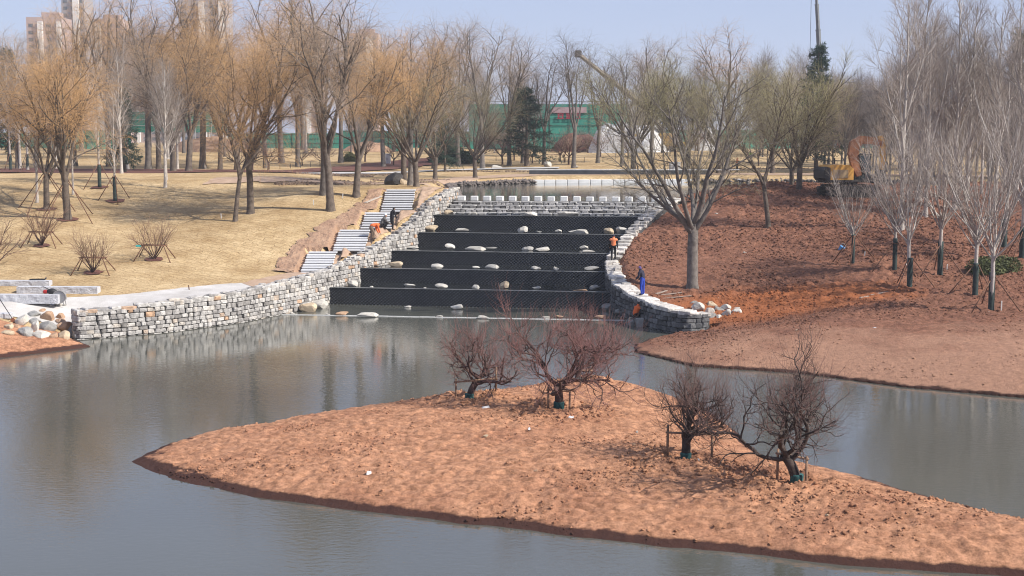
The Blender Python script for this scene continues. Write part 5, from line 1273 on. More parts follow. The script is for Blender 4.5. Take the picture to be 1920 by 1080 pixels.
b = MB(); b.tube([(.22, -.25, .48), (.22, -.21, .48)], .34, 24); bl_ = b.build('blade', mat('steel', (.42, .42, .42), None, 8, .35, metal=.8), o)
b = MB(); b.tube([(.22 + .37 * math.cos(t), -.24, .48 + .37 * math.sin(t)) for t in np.linspace(-.3, 3.6, 16)], .045, 6); b.build('guard', SAWG, o)
b = MB(); b.ell((-.25, 0, .80), (.26, .2, .17)); b.tube([(-.5, 0, .8), (0, 0, .8)], .1, 10); b.build('motor', BLK, o, True)
b = MB(); b.box((-.62, 0, .78), (.22, .2, .2), ch=.04); b.build('tank', REDP, o)
b = MB(); b.tube([(-.35, .1, .85), (-.75, .1, 1.05), (-.8, -.15, 1.05)], .02, 6); b.build('handle', BLK, o)
b = MB(); rr = random.Random(8)
for (x, y, w) in [(88, 575, 9), (96, 577, 7), (104, 576, 8), (112, 577, 10), (120, 575, 7)]:
    q = on_ground(x, y); boulder(x, y, w, w * .5, 0, 'pale', 'small granite offcut on the concrete below the saw', 'granite offcuts below the saw', loc=Vector((q.x, q.y, q.z + .04)), cat='stone', name='granite_offcut')
pa = on_ground(26, 606); sh = empty('shovel', pa); tag(sh, 'dark-handled shovel leaning over the boulder heap', 'shovel')
b = MB(); b.tube([(0, 0, .1), (-.85, .35, 1.25)], .022, 7); b.build('handle', BLK, sh, True)
b = MB(); b.prism([(-.12, .22), (.10, .22), (.12, -.05), (.0, -.16), (-.13, -.05)], -.012, .012); q = b.build('blade', mat('rust', (.30, .13, .08), (.2, .08, .05), 5), sh); q.location = (.04, -.02, .05); q.rotation_euler = (.2, -.6, 0)
p = on_ground(8, 597); b = MB(); b.box((0, 0, .12), (.8, .5, .3), .1, ch=.03); o = b.build('cut_stone', BARM); o.location = p; tag(o, 'pale cut stone block at the edge of the concrete path', 'stone')

# ------------------------------------------------------------------ people
SKIN = mat('skin', (.42, .25, .17), (.36, .21, .145), 6, .6); HAIR = mat('black_hair', (.015, .013, .012), None, 8, .6)
ORANGE = mat('orange_vest', (.80, .155, .035), (.68, .12, .03), 4, .75); PALEO = mat('pale_orange_vest', (.85, .27, .12), (.75, .2, .08), 4, .75)
BLACKC = mat('black_cloth', (.022, .022, .026), (.012, .012, .014), 5, .9); NAVY = mat('navy_cloth', (.035, .035, .06), (.02, .02, .035), 5, .9); BLUE = mat('blue_trousers', (.03, .07, .42), (.02, .045, .28), 5, .85)
GREYC = mat('grey_cloth', (.16, .15, .14), (.09, .085, .08), 5, .9); TANC = mat('tan_cloth', (.24, .17, .12), (.15, .10, .07), 5, .9); LIME = mat('lime_vest', (.45, .72, .10), (.35, .6, .07), 4, .75)
WHITEC = mat('white_cloth', (.7, .7, .72), (.55, .55, .58), 5, .8); BLUEC = mat('pale_blue_cloth', (.16, .30, .60), (.1, .2, .45), 5, .8); REDC = mat('red_cloth', (.50, .04, .06), (.35, .02, .04), 5, .8); PURP = mat('purple_hood', (.10, .07, .22), (.06, .04, .15), 5, .8)
SHOE = mat('dark_shoe', (.03, .028, .025), None, 5, .7)
POSE = {}
def base_pose():
    return dict(pelvis=(0, 0, .95), belly=(0, 0, 1.10), chest=(0, .0, 1.30), neck=(0, .0, 1.47), head=(0, .02, 1.60), crown=(0, .01, 1.69), nose=(0, .115, 1.59),
                shl=(-.19, 0, 1.40), ell=(-.25, -.02, 1.12), wrl=(-.25, .06, .88), hal=(-.25, .08, .80), shr=(.19, 0, 1.40), elr=(.25, -.02, 1.12), wrr=(.25, .06, .88), har=(.25, .08, .80),
                hil=(-.10, 0, .90), knl=(-.11, .02, .50), anl=(-.11, -.01, .09), tol=(-.12, .16, .045), hir=(.10, 0, .90), knr=(.11, .02, .50), anr=(.11, -.01, .09), tor=(.12, .16, .045))
RAD = dict(pelvis=(.155, .115), belly=(.145, .10), chest=(.165, .11), neck=(.058, .058), head=(.085, .10), crown=(.07, .08), nose=(.016, .016), shl=(.068, .068), ell=(.048, .048), wrl=(.034, .034), hal=(.04, .022), hil=(.09, .09), knl=(.062, .062), anl=(.042, .042), tol=(.042, .034))
EDG = [('pelvis', 'belly'), ('belly', 'chest'), ('chest', 'neck'), ('neck', 'head'), ('head', 'crown'), ('head', 'nose'), ('chest', 'shl'), ('shl', 'ell'), ('ell', 'wrl'), ('wrl', 'hal'), ('chest', 'shr'), ('shr', 'elr'), ('elr', 'wrr'), ('wrr', 'har'),
       ('pelvis', 'hil'), ('hil', 'knl'), ('knl', 'anl'), ('anl', 'tol'), ('pelvis', 'hir'), ('hir', 'knr'), ('knr', 'anr'), ('anr', 'tor')]
def person_meshes(J):
    names = list(J); me = bpy.data.meshes.new('body'); me.from_pydata([J[k] for k in names], [(names.index(a), names.index(b)) for a, b in EDG], [])
    tmp = bpy.data.objects.new('tmp', me); COL.objects.link(tmp)
    tmp.modifiers.new('skin', 'SKIN'); sm = tmp.modifiers.new('sub', 'SUBSURF'); sm.levels = 2; sm.render_levels = 2
    for k, v in zip(names, me.skin_vertices[0].data):
        r = RAD.get(k) or RAD[k[:-1] + 'l']; v.radius = r; v.use_root = k == 'pelvis'
    dg = bpy.context.evaluated_depsgraph_get(); ev = tmp.evaluated_get(dg); out = bpy.data.meshes.new_from_object(ev)
    V = np.array([v.co[:] for v in out.vertices]); N = np.array([v.normal[:] for v in out.vertices]); F = [tuple(p.vertices) for p in out.polygons]
    bpy.data.objects.remove(tmp); bpy.data.meshes.remove(out)
    # which bone each vertex belongs to
    best = np.full(len(V), 9.); bone = np.zeros(len(V), int)
    for i, (a, b) in enumerate(EDG):
        A, B = np.array(J[a]), np.array(J[b]); d = B - A; t = np.clip(((V - A) @ d) / (d @ d), 0, 1); q = np.linalg.norm(V - A - t[:, None] * d, axis=1) - .5 * (RAD.get(a) or RAD[a[:-1] + 'l'])[0]
        m = q < best; best[m] = q[m]; bone[m] = i
    return V, N, F, bone
def region(V, N, F, bone, edges, grow_):
    ids = {i for i, e in enumerate(EDG) if e in edges}
    fs = [f for f in F if sum(bone[v] in ids for v in f) >= len(f) / 2 + .1]
    used = sorted({v for f in fs for v in f}); mp = {v: i for i, v in enumerate(used)}
    return [tuple(V[v] + N[v] * grow_) for v in used], [tuple(mp[v] for v in f) for f in fs]
TOR = [('pelvis', 'belly'), ('belly', 'chest'), ('chest', 'neck'), ('chest', 'shl'), ('chest', 'shr')]
ARM = [('shl', 'ell'), ('ell', 'wrl'), ('shr', 'elr'), ('elr', 'wrr')]; LEG = [('pelvis', 'hil'), ('hil', 'knl'), ('knl', 'anl'), ('pelvis', 'hir'), ('hir', 'knr'), ('knr', 'anr')]; FEET = [('anl', 'tol'), ('anr', 'tor')]
PM = {}
def person(pose, p, rz, label, top, trous, vest=None, hat=None, hatname='hair', group=None, sc=1.0):
    o = empty('person', p, rz, sc); tag(o, label, 'person', group)
    if pose not in PM: PM[pose] = (POSE[pose], person_meshes(POSE[pose]))
    J, (V, N, F, bone) = PM[pose]
    b = MB(); b.add(V, F)
    for s in 'lr':                              # five fingers on each hand
        w, h = Vector(J['wr' + s]), Vector(J['ha' + s]); d = (h - w).normalized(); side = d.cross(Vector((0, 1, .2))).normalized(); sg = -1 if s == 'l' else 1; pal = side.cross(d)
        for k in range(4):
            r0 = h + side * (.027 - .018 * k) + d * .012; ln = (.072, .082, .076, .058)[k]
            b.tube([r0, r0 + d * ln * .5 + pal * .006, r0 + d * ln * .85 + pal * .025], [.009, .0085, .007], 5)
        r0 = w + (h - w) * .45 + side * .03; b.tube([r0, r0 + side * .022 + d * .03, r0 + side * .026 + d * .06 + pal * .012], [.011, .010, .008], 5)
    hd = Vector(J['head']); up = (Vector(J['crown']) - hd).normalized(); fw = (Vector(J['nose']) - hd); fw = (fw - up * fw.dot(up)).normalized(); rt = fw.cross(up)
    for sgn in (-1, 1): b.ell(hd + rt * .087 * sgn + up * -.005, (.014, .022, .032), 6, 5)
    b.build('body', SKIN, o, True)
    e = MB()
    for sgn in (-1, 1): e.ell(hd + fw * .092 + rt * .032 * sgn + up * .018, (.011, .008, .008), 6, 5)
    e.build('eyes', HAIR, o)
    def cloth(nm, edges, g, m):
        vs, fs = region(V, N, F, bone, edges, g); q = MB(); q.add(vs, fs); q.build(nm, m, o, True)
    cloth('trousers', LEG + [('pelvis', 'belly')], .014, trous); cloth('shirt', TOR + ARM, .018, top); cloth('shoes', FEET, .014, SHOE)
    if vest: cloth('vest', TOR, .034, vest)
    q = MB(); c = hd + up * .035 - fw * .012; M = Matrix((rt, fw, up)).transposed(); q.ell(c, (.096, .108, .105), 12, 8, M)
    # keep only the upper cap of that shell, down to the nape behind
    keep = [i for i, v in enumerate(q.v) if (Vector(v) - c).dot(up) + .55 * -(Vector(v) - c).dot(fw) > -.015]
    ks = set(keep); q.f = [f for f in q.f if all(i in ks for i in f)]
    q.build(hatname, hat or HAIR, o, True)
    if hatname in ('helmet', 'cap'):
        q = MB(); q.box(c + fw * .13 + up * .02, (.14, .08, .015), 0, M); q.build('peak', hat, o)
    return o
J = base_pose(); POSE['stand'] = J
J = base_pose(); J.update(chest=(0, .06, 1.28), neck=(0, .13, 1.42), head=(0, .20, 1.52), crown=(0, .21, 1.61), nose=(0, .28, 1.48), shl=(-.19, .10, 1.35), shr=(.19, .10, 1.35), ell=(-.24, .14, 1.08), elr=(.24, .14, 1.08), wrl=(-.16, .32, .95), hal=(-.13, .38, .91), wrr=(.16, .30, .90), har=(.14, .36, .85), knl=(-.12, .04, .5), knr=(.12, .0, .5)); POSE['lookdown'] = J
J = base_pose(); J.update(pelvis=(0, -.15, .86), belly=(0, -.02, .98), chest=(0, .22, 1.03), neck=(0, .38, 1.02), head=(0, .50, 1.0), crown=(0, .58, 1.01), nose=(0, .54, .90), shl=(-.19, .30, 1.0), shr=(.19, .30, 1.0), ell=(-.22, .36, .70), elr=(.22, .36, .70), wrl=(-.14, .46, .46), hal=(-.12, .48, .38), wrr=(.14, .48, .48), har=(.12, .52, .40), hil=(-.1, -.15, .82), hir=(.1, -.15, .82), knl=(-.12, .02, .47), knr=(.12, .06, .47)); POSE['bend'] = J
J = base_pose(); J.update(pelvis=(0, -.12, .28), belly=(0, -.06, .43), chest=(0, .06, .62), neck=(0, .14, .77), head=(0, .20, .89), crown=(0, .21, .98), nose=(0, .29, .86), shl=(-.19, .08, .70), shr=(.19, .08, .70), ell=(-.25, .22, .50), elr=(.25, .22, .50), wrl=(-.12, .40, .42), hal=(-.09, .46, .38), wrr=(.12, .42, .38), har=(.09, .48, .34), hil=(-.10, -.10, .25), hir=(.10, -.10, .25), knl=(-.17, .28, .46), knr=(.17, .28, .46), anl=(-.14, .08, .09), anr=(.14, .08, .09), tol=(-.15, .24, .045), tor=(.15, .24, .045)); POSE['crouch'] = J
J = base_pose(); J.update(knr=(.11, .14, .52), anr=(.11, .20, .11), tor=(.12, .36, .07), knl=(-.11, -.02, .50), anl=(-.11, -.20, .11), tol=(-.12, -.05, .045), wrl=(-.27, .16, .92), hal=(-.27, .2, .85), wrr=(.26, -.06, .88), har=(.26, -.07, .80)); POSE['walk'] = J

GWK = 'workers on the site'
p = on_ground(735, 433); person('lookdown', p, -.9, 'person in black clothes standing bent-headed on the stair edge', BLACKC, BLACKC, group=GWK)
p = on_ground(718, 431); person('crouch', p, -1.2, 'person in dark checked jacket and pale hat crouching beside the stairs', GREYC, BLACKC, hat=WHITEC, hatname='hat', group=GWK, sc=1.1)
p = on_ground(699, 450); person('bend', p, -1.1, 'person in orange jacket bending over beside the stairs', ORANGE, TANC, vest=ORANGE, group=GWK)
person('walk', Vector((6.75, 92.0, 2.62)), -.1, 'person in orange vest and black clothes walking up the wall top', BLACKC, BLACKC, vest=PALEO, hat=NAVY, hatname='cap', group=GWK)
person('lookdown', Vector((7.6, 80.3, 1.58)), 1.0, 'person in dark jacket, purple hood and blue trousers on the wall', NAVY, BLUE, hat=PURP, hatname='hood', group=GWK, sc=1.02)
fs = at_y(1193, 600, 79.2)
b = MB(); b.box((0, 0, -.15), (1.0, .8, .62), .2, ch=.08); o = b.build('footing_stone', ROCKM['grey']); o.location = (fs.x - .02, fs.y, .12); tag(o, 'flat grey stone in the water under the crouching worker', 'stone')
person('crouch', Vector((fs.x, fs.y, .30)), -1.0, 'person in orange vest crouching at the foot of the dark wall', BLACKC, BLACKC, vest=ORANGE, group=GWK)
q = at_z(1199, 613, 0); o = empty('tub', (q.x, q.y, 0)); tag(o, 'grey mortar tub with a coiled hose in the water by the dark wall', 'tub')
b = MB(); b.tube([(0, 0, -.15), (0, 0, .5)], [.24, .31], 4); k_ = b.build('body', mat('grey_tub', (.34, .33, .31), (.24, .23, .22), 4, .6), o); k_.rotation_euler = (0, 0, .785)
b = MB(); b.tube([(-.48 + .2 * math.cos(t), .02 * t, .25 + .26 * math.sin(t)) for t in np.linspace(0, 15, 46)], .03, 6); b.build('hose', GREYC, o, True)
p = on_ground(1382, 323); person('stand', p, 2.0, 'person in orange vest far across the pond', GREYC, BLACKC, vest=ORANGE, hat=ORANGE, hatname='helmet', group=GWK)
p = on_ground(1410, 302); person('bend', p, 1.2, 'person in lime vest bending far across the pond', GREYC, BLACKC, vest=LIME, group=GWK)
cr = [WHITEC, BLUEC, REDC, WHITEC, NAVY, WHITEC, BLUEC, BLACKC]
nm = {id(WHITEC): 'white', id(BLUEC): 'pale blue', id(REDC): 'red', id(NAVY): 'navy', id(BLACKC): 'black'}
for i in range(18):
    X = (1500 + i * 7.2 + R.uniform(-3, 3) - 960) * 228 / FPX; Y = 228 + R.uniform(-4, 4); m = cr[i % 8]
    person('stand', Vector((X, Y, gz(X, Y))), R.uniform(0, 6), f'person in {nm[id(m)]} top in the distant row of onlookers', m, BLACKC, group='distant onlookers')
b = MB()
p = on_ground(672, 428); rr = random.Random(2); o = empty('rolled_netting', p); tag(o, 'bundle of grey rolled netting lying across the third stair flight', 'netting')
for i in range(3): b = MB(); b.tube([(-.6 + .15 * i + .5 * t * .5, .12 * i + .03 * math.sin(t * 3), .12 + .04 * math.sin(t * 2 + i)) for t in np.linspace(0, 4.4, 14)], [.11 + .03 * math.sin(j * 1.7 + i) for j in range(14)], 8); b.build('roll', mat('grey_net', (.30, .28, .30), (.14, .13, .15), 8, .9), o, True)

# ------------------------------------------------------------------ excavator
YEL = mat('worn_yellow', (.75, .40, .09), (.52, .26, .06), 2.5, .55); RUSTB = mat('rusty_orange', (.38, .17, .08), (.22, .09, .05), 2.5, .7); DKM = mat('dark_steel', (.05, .045, .042), (.025, .022, .02), 4, .6); CABG = mat('teal_glass', (.05, .10, .115), (.03, .07, .08), 2, .12, spec=.8); ORG = mat('bright_orange_paint', (.80, .40, .06), (.6, .3, .05), 2, .5)
p = on_ground(1590, 372); ex = empty('excavator', (p.x, p.y, p.z + .15), .10, 1.12); tag(ex, 'worn orange tracked excavator with dark cab, boom folded up, behind the soil', 'excavator')
for sy in (-1, 1):
    b = MB(); pts = [(-1.45, .0), (-1.85, .22), (-1.9, .55), (-1.55, .82), (1.55, .82), (1.9, .55), (1.85, .22), (1.45, .0)]; b.prism(pts, sy * 1.05 - .28, sy * 1.05 + .28); t_ = b.build('track', DKM, ex)
    b = MB()
    for k in range(26):
        s_ = k / 26 * 8.0; q = MB(); L1 = 3.1
        if s_ < L1: c = (-1.55 + s_, .85); a = 0
        elif s_ < 4.0: a = -(s_ - L1) / .9 * math.pi; c = (1.55 + .40 * math.sin(-a), .41 + .44 * math.cos(a))
        elif s_ < 7.1: c = (1.55 - (s_ - 4.0), -.01); a = 0
        else: a = -(s_ - 7.1) / .9 * math.pi; c = (-1.55 - .40 * math.sin(-a), .41 - .44 * math.cos(a))
        b.box((c[0], sy * 1.05, c[1]), (.22, .60, .06), 0, Matrix.Rotation(-a, 3, 'Y'))
    b.build('track_pads', mat('track_pad', (.16, .11, .08), (.08, .06, .05), 4), t_)
    for wx in (-1.5, -.75, 0, .75, 1.5):
        b = MB(); b.tube([(wx, sy * 1.05 - .31 * sy - .0, .40), (wx, sy * 1.05 + .32 * sy, .40)], .27 if abs(wx) > 1 else .2, 14); b.build('wheel', DKM, t_)
b = MB(); b.tube([(0, 0, .7), (0, 0, 1.05)], .62, 16); b.box((0, 0, .65), (1.9, 1.6, .35), ch=.05); b.build('undercarriage', DKM, ex)
b = MB(); b.box((-.15, 0, 1.12), (3.5, 2.4, .18), ch=.04); b.build('deck', DKM, ex)
b = MB(); b.prism([(-1.9, 1.22), (-.05, 1.22), (-.05, 2.0), (-.35, 2.28), (-1.7, 2.28), (-1.98, 2.05)], -1.2, 1.2); bd = b.build('engine_cover', YEL, ex)
b = MB(); b.box((-1.0, -1.215, 1.65), (1.1, .02, .6)); b.box((-1.2, 0, 2.30), (1.0, 1.4, .05)); b.build('panel', mat('pale_panel', (.50, .36, .20), (.35, .24, .14), 3), bd)
b = MB(); b.prism([(-2.05, 1.15), (-1.75, 1.15), (-1.75, 2.1), (-2.0, 2.15), (-2.2, 1.9), (-2.2, 1.35)], -1.22, 1.22); b.build('counterweight', DKM, ex)
b = MB(); b.tube([(-.9, .5, 2.3), (-.9, .5, 2.75)], .06, 8); b.build('exhaust', DKM, ex)
b = MB(); b.tube([(-1.5, -.8, 2.28), (-1.5, -.8, 2.6), (-.6, -.8, 2.6), (-.6, -.8, 2.28)], .02, 5); b.tube([(-1.5, .8, 2.28), (-1.5, .8, 2.6), (-.6, .8, 2.6), (-.6, .8, 2.28)], .02, 5); b.build('handrail', DKM, ex)
# cab: frame with real openings and panes
cb = MB(); X0, X1, Y0, Y1, Z0, Z1 = .45, 1.55, -.15, 1.0, 1.2, 3.0
for x in (X0, X1):
    for y in (Y0, Y1): cb.box((x, y, (Z0 + Z1) / 2), (.09, .09, Z1 - Z0))
cb.box(((X0 + X1) / 2, (Y0 + Y1) / 2, Z1 + .03), (X1 - X0 + .14, Y1 - Y0 + .14, .1), ch=.03); cb.box(((X0 + X1) / 2, (Y0 + Y1) / 2, Z0 + .25), (X1 - X0 + .02, Y1 - Y0 + .02, .5)); cabo = cb.build('cab', mat('cab_grey', (.10, .12, .12), (.06, .07, .07), 3, .5), ex)
for c, d in [(((X0 + X1) / 2, Y0, 2.25), (.95, .02, 1.4)), (((X0 + X1) / 2, Y1, 2.25), (.95, .02, 1.4)), ((X1, (Y0 + Y1) / 2, 2.25), (.02, 1.0, 1.4)), ((X0, (Y0 + Y1) / 2, 2.25), (.02, 1.0, 1.4))]:
    b = MB(); b.box(c, d); b.build('pane', CABG, cabo)
def beam(pts, w, hs):
    b = MB(); n = len(pts); vs = []
    for i, (x, z) in enumerate(pts):
        a = pts[max(i - 1, 0)]; c = pts[min(i + 1, n - 1)]; t = Vector((c[0] - a[0], c[1] - a[1])).normalized(); nn = Vector((-t.y, t.x)) * hs[i] / 2
        vs += [(x + nn.x, -w / 2, z + nn.y), (x + nn.x, w / 2, z + nn.y), (x - nn.x, w / 2, z - nn.y), (x - nn.x, -w / 2, z - nn.y)]
    fs = [(i * 4 + j, i * 4 + (j + 1) % 4, i * 4 + 4 + (j + 1) % 4, i * 4 + 4 + j) for i in range(n - 1) for j in range(4)] + [(3, 2, 1, 0), (n * 4 - 4, n * 4 - 3, n * 4 - 2, n * 4 - 1)]
    b.add(vs, fs); return b
bo = beam([(.55, 1.5), (.25, 2.3), (.08, 3.1), (.18, 3.75), (.65, 4.05), (1.5, 4.0), (2.2, 3.75)], .42, [.35, .6, .72, .75, .62, .5, .34]).build('boom', RUSTB, ex); bo.location = (0, -.55, 0)
b = MB(); b.tube([(.95, -.32, 1.6), (.45, -.32, 3.0)], .07, 8); b.tube([(.95, -.78, 1.6), (.45, -.78, 3.0)], .07, 8); b.build('hydraulic_cylinder', DKM, bo.parent)
st = beam([(2.05, 4.35), (2.2, 3.75), (2.3, 2.6), (2.15, 1.9)], .34, [.25, .42, .34, .22]).build('stick', ORG, ex); st.location = (0, -.55, 0)
b = MB(); b.prism([(2.05, 1.95), (2.3, 1.9), (2.35, 1.3), (2.1, 1.0), (1.6, .95), (1.45, 1.25), (1.85, 1.35), (1.95, 1.6)], -1.05, -.05)
for k in range(5): b.box((1.48, -.95 + k * .2, 1.1), (.18, .07, .05), 0)
b.build('bucket', DKM, ex)

# ------------------------------------------------------------------ cranes beyond the trees
CRB = mat('crane_boom_grey', (.16, .17, .18), (.10, .105, .11), 1, .5); CRY = mat('crane_yellow', (.50, .33, .10), (.38, .25, .08), 1, .6)
def crane(px, Y, tip, foot, label, m, secs=3):
    X = (px - 960) * Y / FPX; z = gz(X, Y); o = empty('mobile_crane', (X, Y, z)); tag(o, label, 'crane')
    b = MB(); b.box((0, 0, 1.3), (10, 2.6, .8), ch=.1); b.build('carrier', m, o)
    for wx in (-4, -2.6, 2.2, 3.6):
        for sy in (-1.2, 1.2): b = MB(); b.tube([(wx, sy - .25, .55), (wx, sy + .25, .55)], .55, 14); b.build('wheel', DKM, o)
    b = MB(); b.box((-4.2, 0, 2.3), (1.6, 2.4, 1.4), ch=.15); b.build('cab', m, o)
    b = MB(); b.box((1.5, 0, 2.4), (3.4, 2.2, 1.5), ch=.15); b.build('turret', m, o)
    f = at_y(*foot, Y) if foot else Vector((X + 1.5, Y, z + 3)); t = at_y(*tip, Y); d = t - f
    b = MB(); r0 = .55
    for k in range(secs):
        a0, a1 = k / secs - (.02 if k else 0), (k + 1) / secs; r = r0 * (1 - .17 * k)
        b.tube([f + d * a0 - o.location, f + d * a1 - o.location], r, 4)
        b.tube([f + d * (a1 - .012) - o.location, f + d * a1 - o.location], r * 1.15, 4)
    b.tube([f - o.location, Vector((1.0, 0, 2.8))], .4, 4); b.build('boom', CRB if m is CRB else mat('boom_tan', (.23, .19, .14), (.15, .12, .09), 1, .6), o)
    b = MB(); b.box(t - o.location, (1.1, .8, 1.2), .3, ch=.15); b.build('boom_head', DKM, o)
    b = MB(); q = t - o.location - Vector((.7, 0, 0)); b.tube([q, q - Vector((0, 0, 3.2 if m is not CRB else 14))], .04, 4); b.ell(q - Vector((0, 0, 3.3 if m is not CRB else 14)), (.25, .25, .45), 8, 6); b.build('hook_line', DKM, o)
crane(1545, 262, (1529, -40), (1539, 150), 'grey telescopic crane with its boom raised almost upright above the trees', CRB, 4)
crane(1235, 235, (1084, 101), (1215, 205), 'tan crane with its boom slanting down behind the bare trees', CRY, 3)

# ------------------------------------------------------------------ green hoardings, scaffold, banner, tarpaulin, cabinets, rails
GREEN = mat('green_netting', (.05, .27, .20), (.03, .19, .145), .7, .85, .03, 6, rand=.12); GREEN2 = mat('bright_green_sheet', (.09, .40, .30), (.05, .28, .2), .5, .8, .05, 3, rand=.12)
STEELW = mat('white_steel', (.55, .56, .56), (.45, .46, .46), 3, .6)
def hoarding(px0, px1, Y, h, m, label, wp=3.0, lift=0.0, brace=False):
    X0, X1 = (px0 - 960) * Y / FPX, (px1 - 960) * Y / FPX; n = max(2, int(round((X1 - X0) / wp))); w = (X1 - X0) / n
    o = empty('hoarding', (X0, Y, gz(X0, Y))); tag(o, label, 'hoarding', 'green hoardings round the building site')
    b = MB(); b.box((0, 0, h / 2), (w - .06, .06, h)); pm = b.mesh('panel', m)
    for i in range(n):
        x = (i + .5) * w; c = obj('panel', pm, o); c.location = (x, 0, gz(X0 + x, Y) - gz(X0, Y) + lift + R.uniform(-.05, .05)); c.rotation_euler = (R.uniform(-.02, .02), 0, 0)
    b = MB(); b.box((0, -.08, (h + lift) / 2), (.09, .09, h + lift + .2)); sm = b.mesh('post', STEELW if brace else DKM)
    for i in range(n + 1): c = obj('post', sm, o); c.location = (i * w, 0, gz(X0 + i * w, Y) - gz(X0, Y))
    for z in (.35, .65, .95):
        b = MB(); b.box(((X1 - X0) / 2, -.07, h * z + lift), (X1 - X0, .05, .07)); b.build('rail', STEELW if brace else DKM, o)
    if brace:
        for i in range(0, n, 2):
            b = MB(); b.tube([(i * w, -.1, 0), ((i + 2) * w if i + 2 <= n else n * w, -.1, lift + h * .4)], .05, 5); b.build('brace', STEELW, o)
hoarding(-60, 110, 262, 2.8, GREEN, 'dark green netted hoarding at the far end of the lawn hill')
hoarding(110, 250, 255, 3.4, GREEN2, 'bright green sheeted hoarding behind the staked trees on the hill')
hoarding(250, 430, 248, 3.6, GREEN, 'raised green scaffold screen with white braces behind the tall willows', lift=3.0, brace=True)
hoarding(430, 640, 262, 2.8, GREEN, 'green netted hoarding behind the shrubs and leaning willow')
hoarding(640, 760, 240, 3.4, GREEN2, 'bright green sheeting seen under the willows near the stairs')
hoarding(760, 900, 262, 3.0, GREEN, 'green netted hoarding behind the dark evergreen bush')
hoarding(1165, 1480, 255, 3.4, GREEN2, 'pale green hoarding behind the wide-limbed tree')
hoarding(1480, 1700, 262, 3.0, GREEN, 'green netted hoarding behind the distant onlookers')
# netted building
Y = 248; X0, X1 = (880 - 960) * Y / FPX, (1180 - 960) * Y / FPX; z = gz(0, Y); o = empty('netted_building', ((X0 + X1) / 2, Y, z)); tag(o, 'low building wrapped in green safety netting with a red sign', 'building')
W_ = X1 - X0; b = MB(); b.box((0, 3, 4.0), (W_, 6, 8.0)); b.build('wall', mat('dull_concrete', (.30, .30, .29), (.22, .22, .21), .5), o)
n = 8; b = MB(); b.box((0, 0, 0), (W_ / n - .08, .06, 2.55)); pm = b.mesh('net_panel', GREEN)
for i in range(n):
    for j in range(3): c = obj('net_panel', pm, o); c.location = (-W_ / 2 + (i + .5) * W_ / n, -.12 - R.uniform(0, .08), 1.4 + 2.68 * j); c.rotation_euler = (R.uniform(-.02, .02), 0, 0)
for i in range(n + 1): b = MB(); b.tube([(-W_ / 2 + i * W_ / n, -.3, 0), (-W_ / 2 + i * W_ / n, -.3, 8.6)], .05, 5); b.build('scaffold_pole', DKM, o)
for j in range(5): b = MB(); b.box((0, -.3, .1 + 2.1 * j), (W_, .06, .07)); b.build('scaffold_rail', DKM, o)
sg = MB(); sx = (1066 - 960) * Y / FPX - (X0 + X1) / 2; sg.box((sx, -.42, 7.0), (6.2, .08, 1.0)); s_ = sg.build('sign', mat('sign_pink_grey', (.42, .30, .31), None, 2), o)
REDS = mat('sign_red', (.55, .05, .09), None, 2, .7)
for k in range(3):                                   # three worn block characters, too far to read
    g_ = MB(); cx = sx - 1.5 + k * 1.5
    g_.box((cx, -.50, 6.3), (1.1, .05, .12)); g_.box((cx, -.50, 5.95), (1.1, .05, .12)); g_.box((cx, -.50, 5.55), (1.2, .05, .14)); g_.box((cx - .35, -.50, 5.95), (.13, .05, .85)); g_.box((cx + .35 * (1 - k % 2), -.50, 5.95), (.13, .05, .85)); g_.build('sign_character', REDS, s_)
# white tarpaulin mound
def mound(x, Y, w, h, m, label, seed):
    X = (x - 960) * Y / FPX; z = gz(X, Y); n = 40
    g1 = np.linspace(-1, 1, n); U, V_ = np.meshgrid(g1, g1); r = np.sqrt(U ** 2 + V_ ** 2)
    Z = np.clip(1 - r ** 2.6, 0, 1) * (1 + .5 * fbm(U * 3 + seed, V_ * 3, 3, seed)) + .06 * fbm(U * 9, V_ * 9, 2, seed + 1) - .05
    i, j = np.meshgrid(np.arange(n - 1), np.arange(n - 1)); q = (j * n + i).ravel(); F = np.stack([q, q + 1, q + n + 1, q + n], 1)
    o = obj('covered_mound', np_mesh('covered_mound', np.stack([U.ravel() * w / 2, V_.ravel() * w / 3, Z.ravel() * h], 1), F, m, True)); o.location = (X, Y, z); tag(o, label, 'mound')
TARP = mat('white_tarpaulin', (.66, .65, .63), (.52, .51, .50), .6, .8, .05, 3)
mound(1150, 232, 9.0, 5.4, TARP, 'tall white tarpaulin-covered mound behind the bare trees', 3); mound(1205, 236, 11.0, 4.6, TARP, 'lower white tarpaulin-covered mound next to the tall one', 8); mound(1320, 244, 7.0, 3.8, TARP, 'pale covered mound behind the green hoarding', 15)
mound(1085, 238, 10, 3.0, MULCH, 'dark heap of soil before the netted building', 19); mound(400, 240, 16, 2.4, DIRTR, 'red soil heap below the raised scaffold screen', 23); mound(690, 236, 9, 1.6, DIRTR, 'red soil heap before the bright green sheeting', 27)
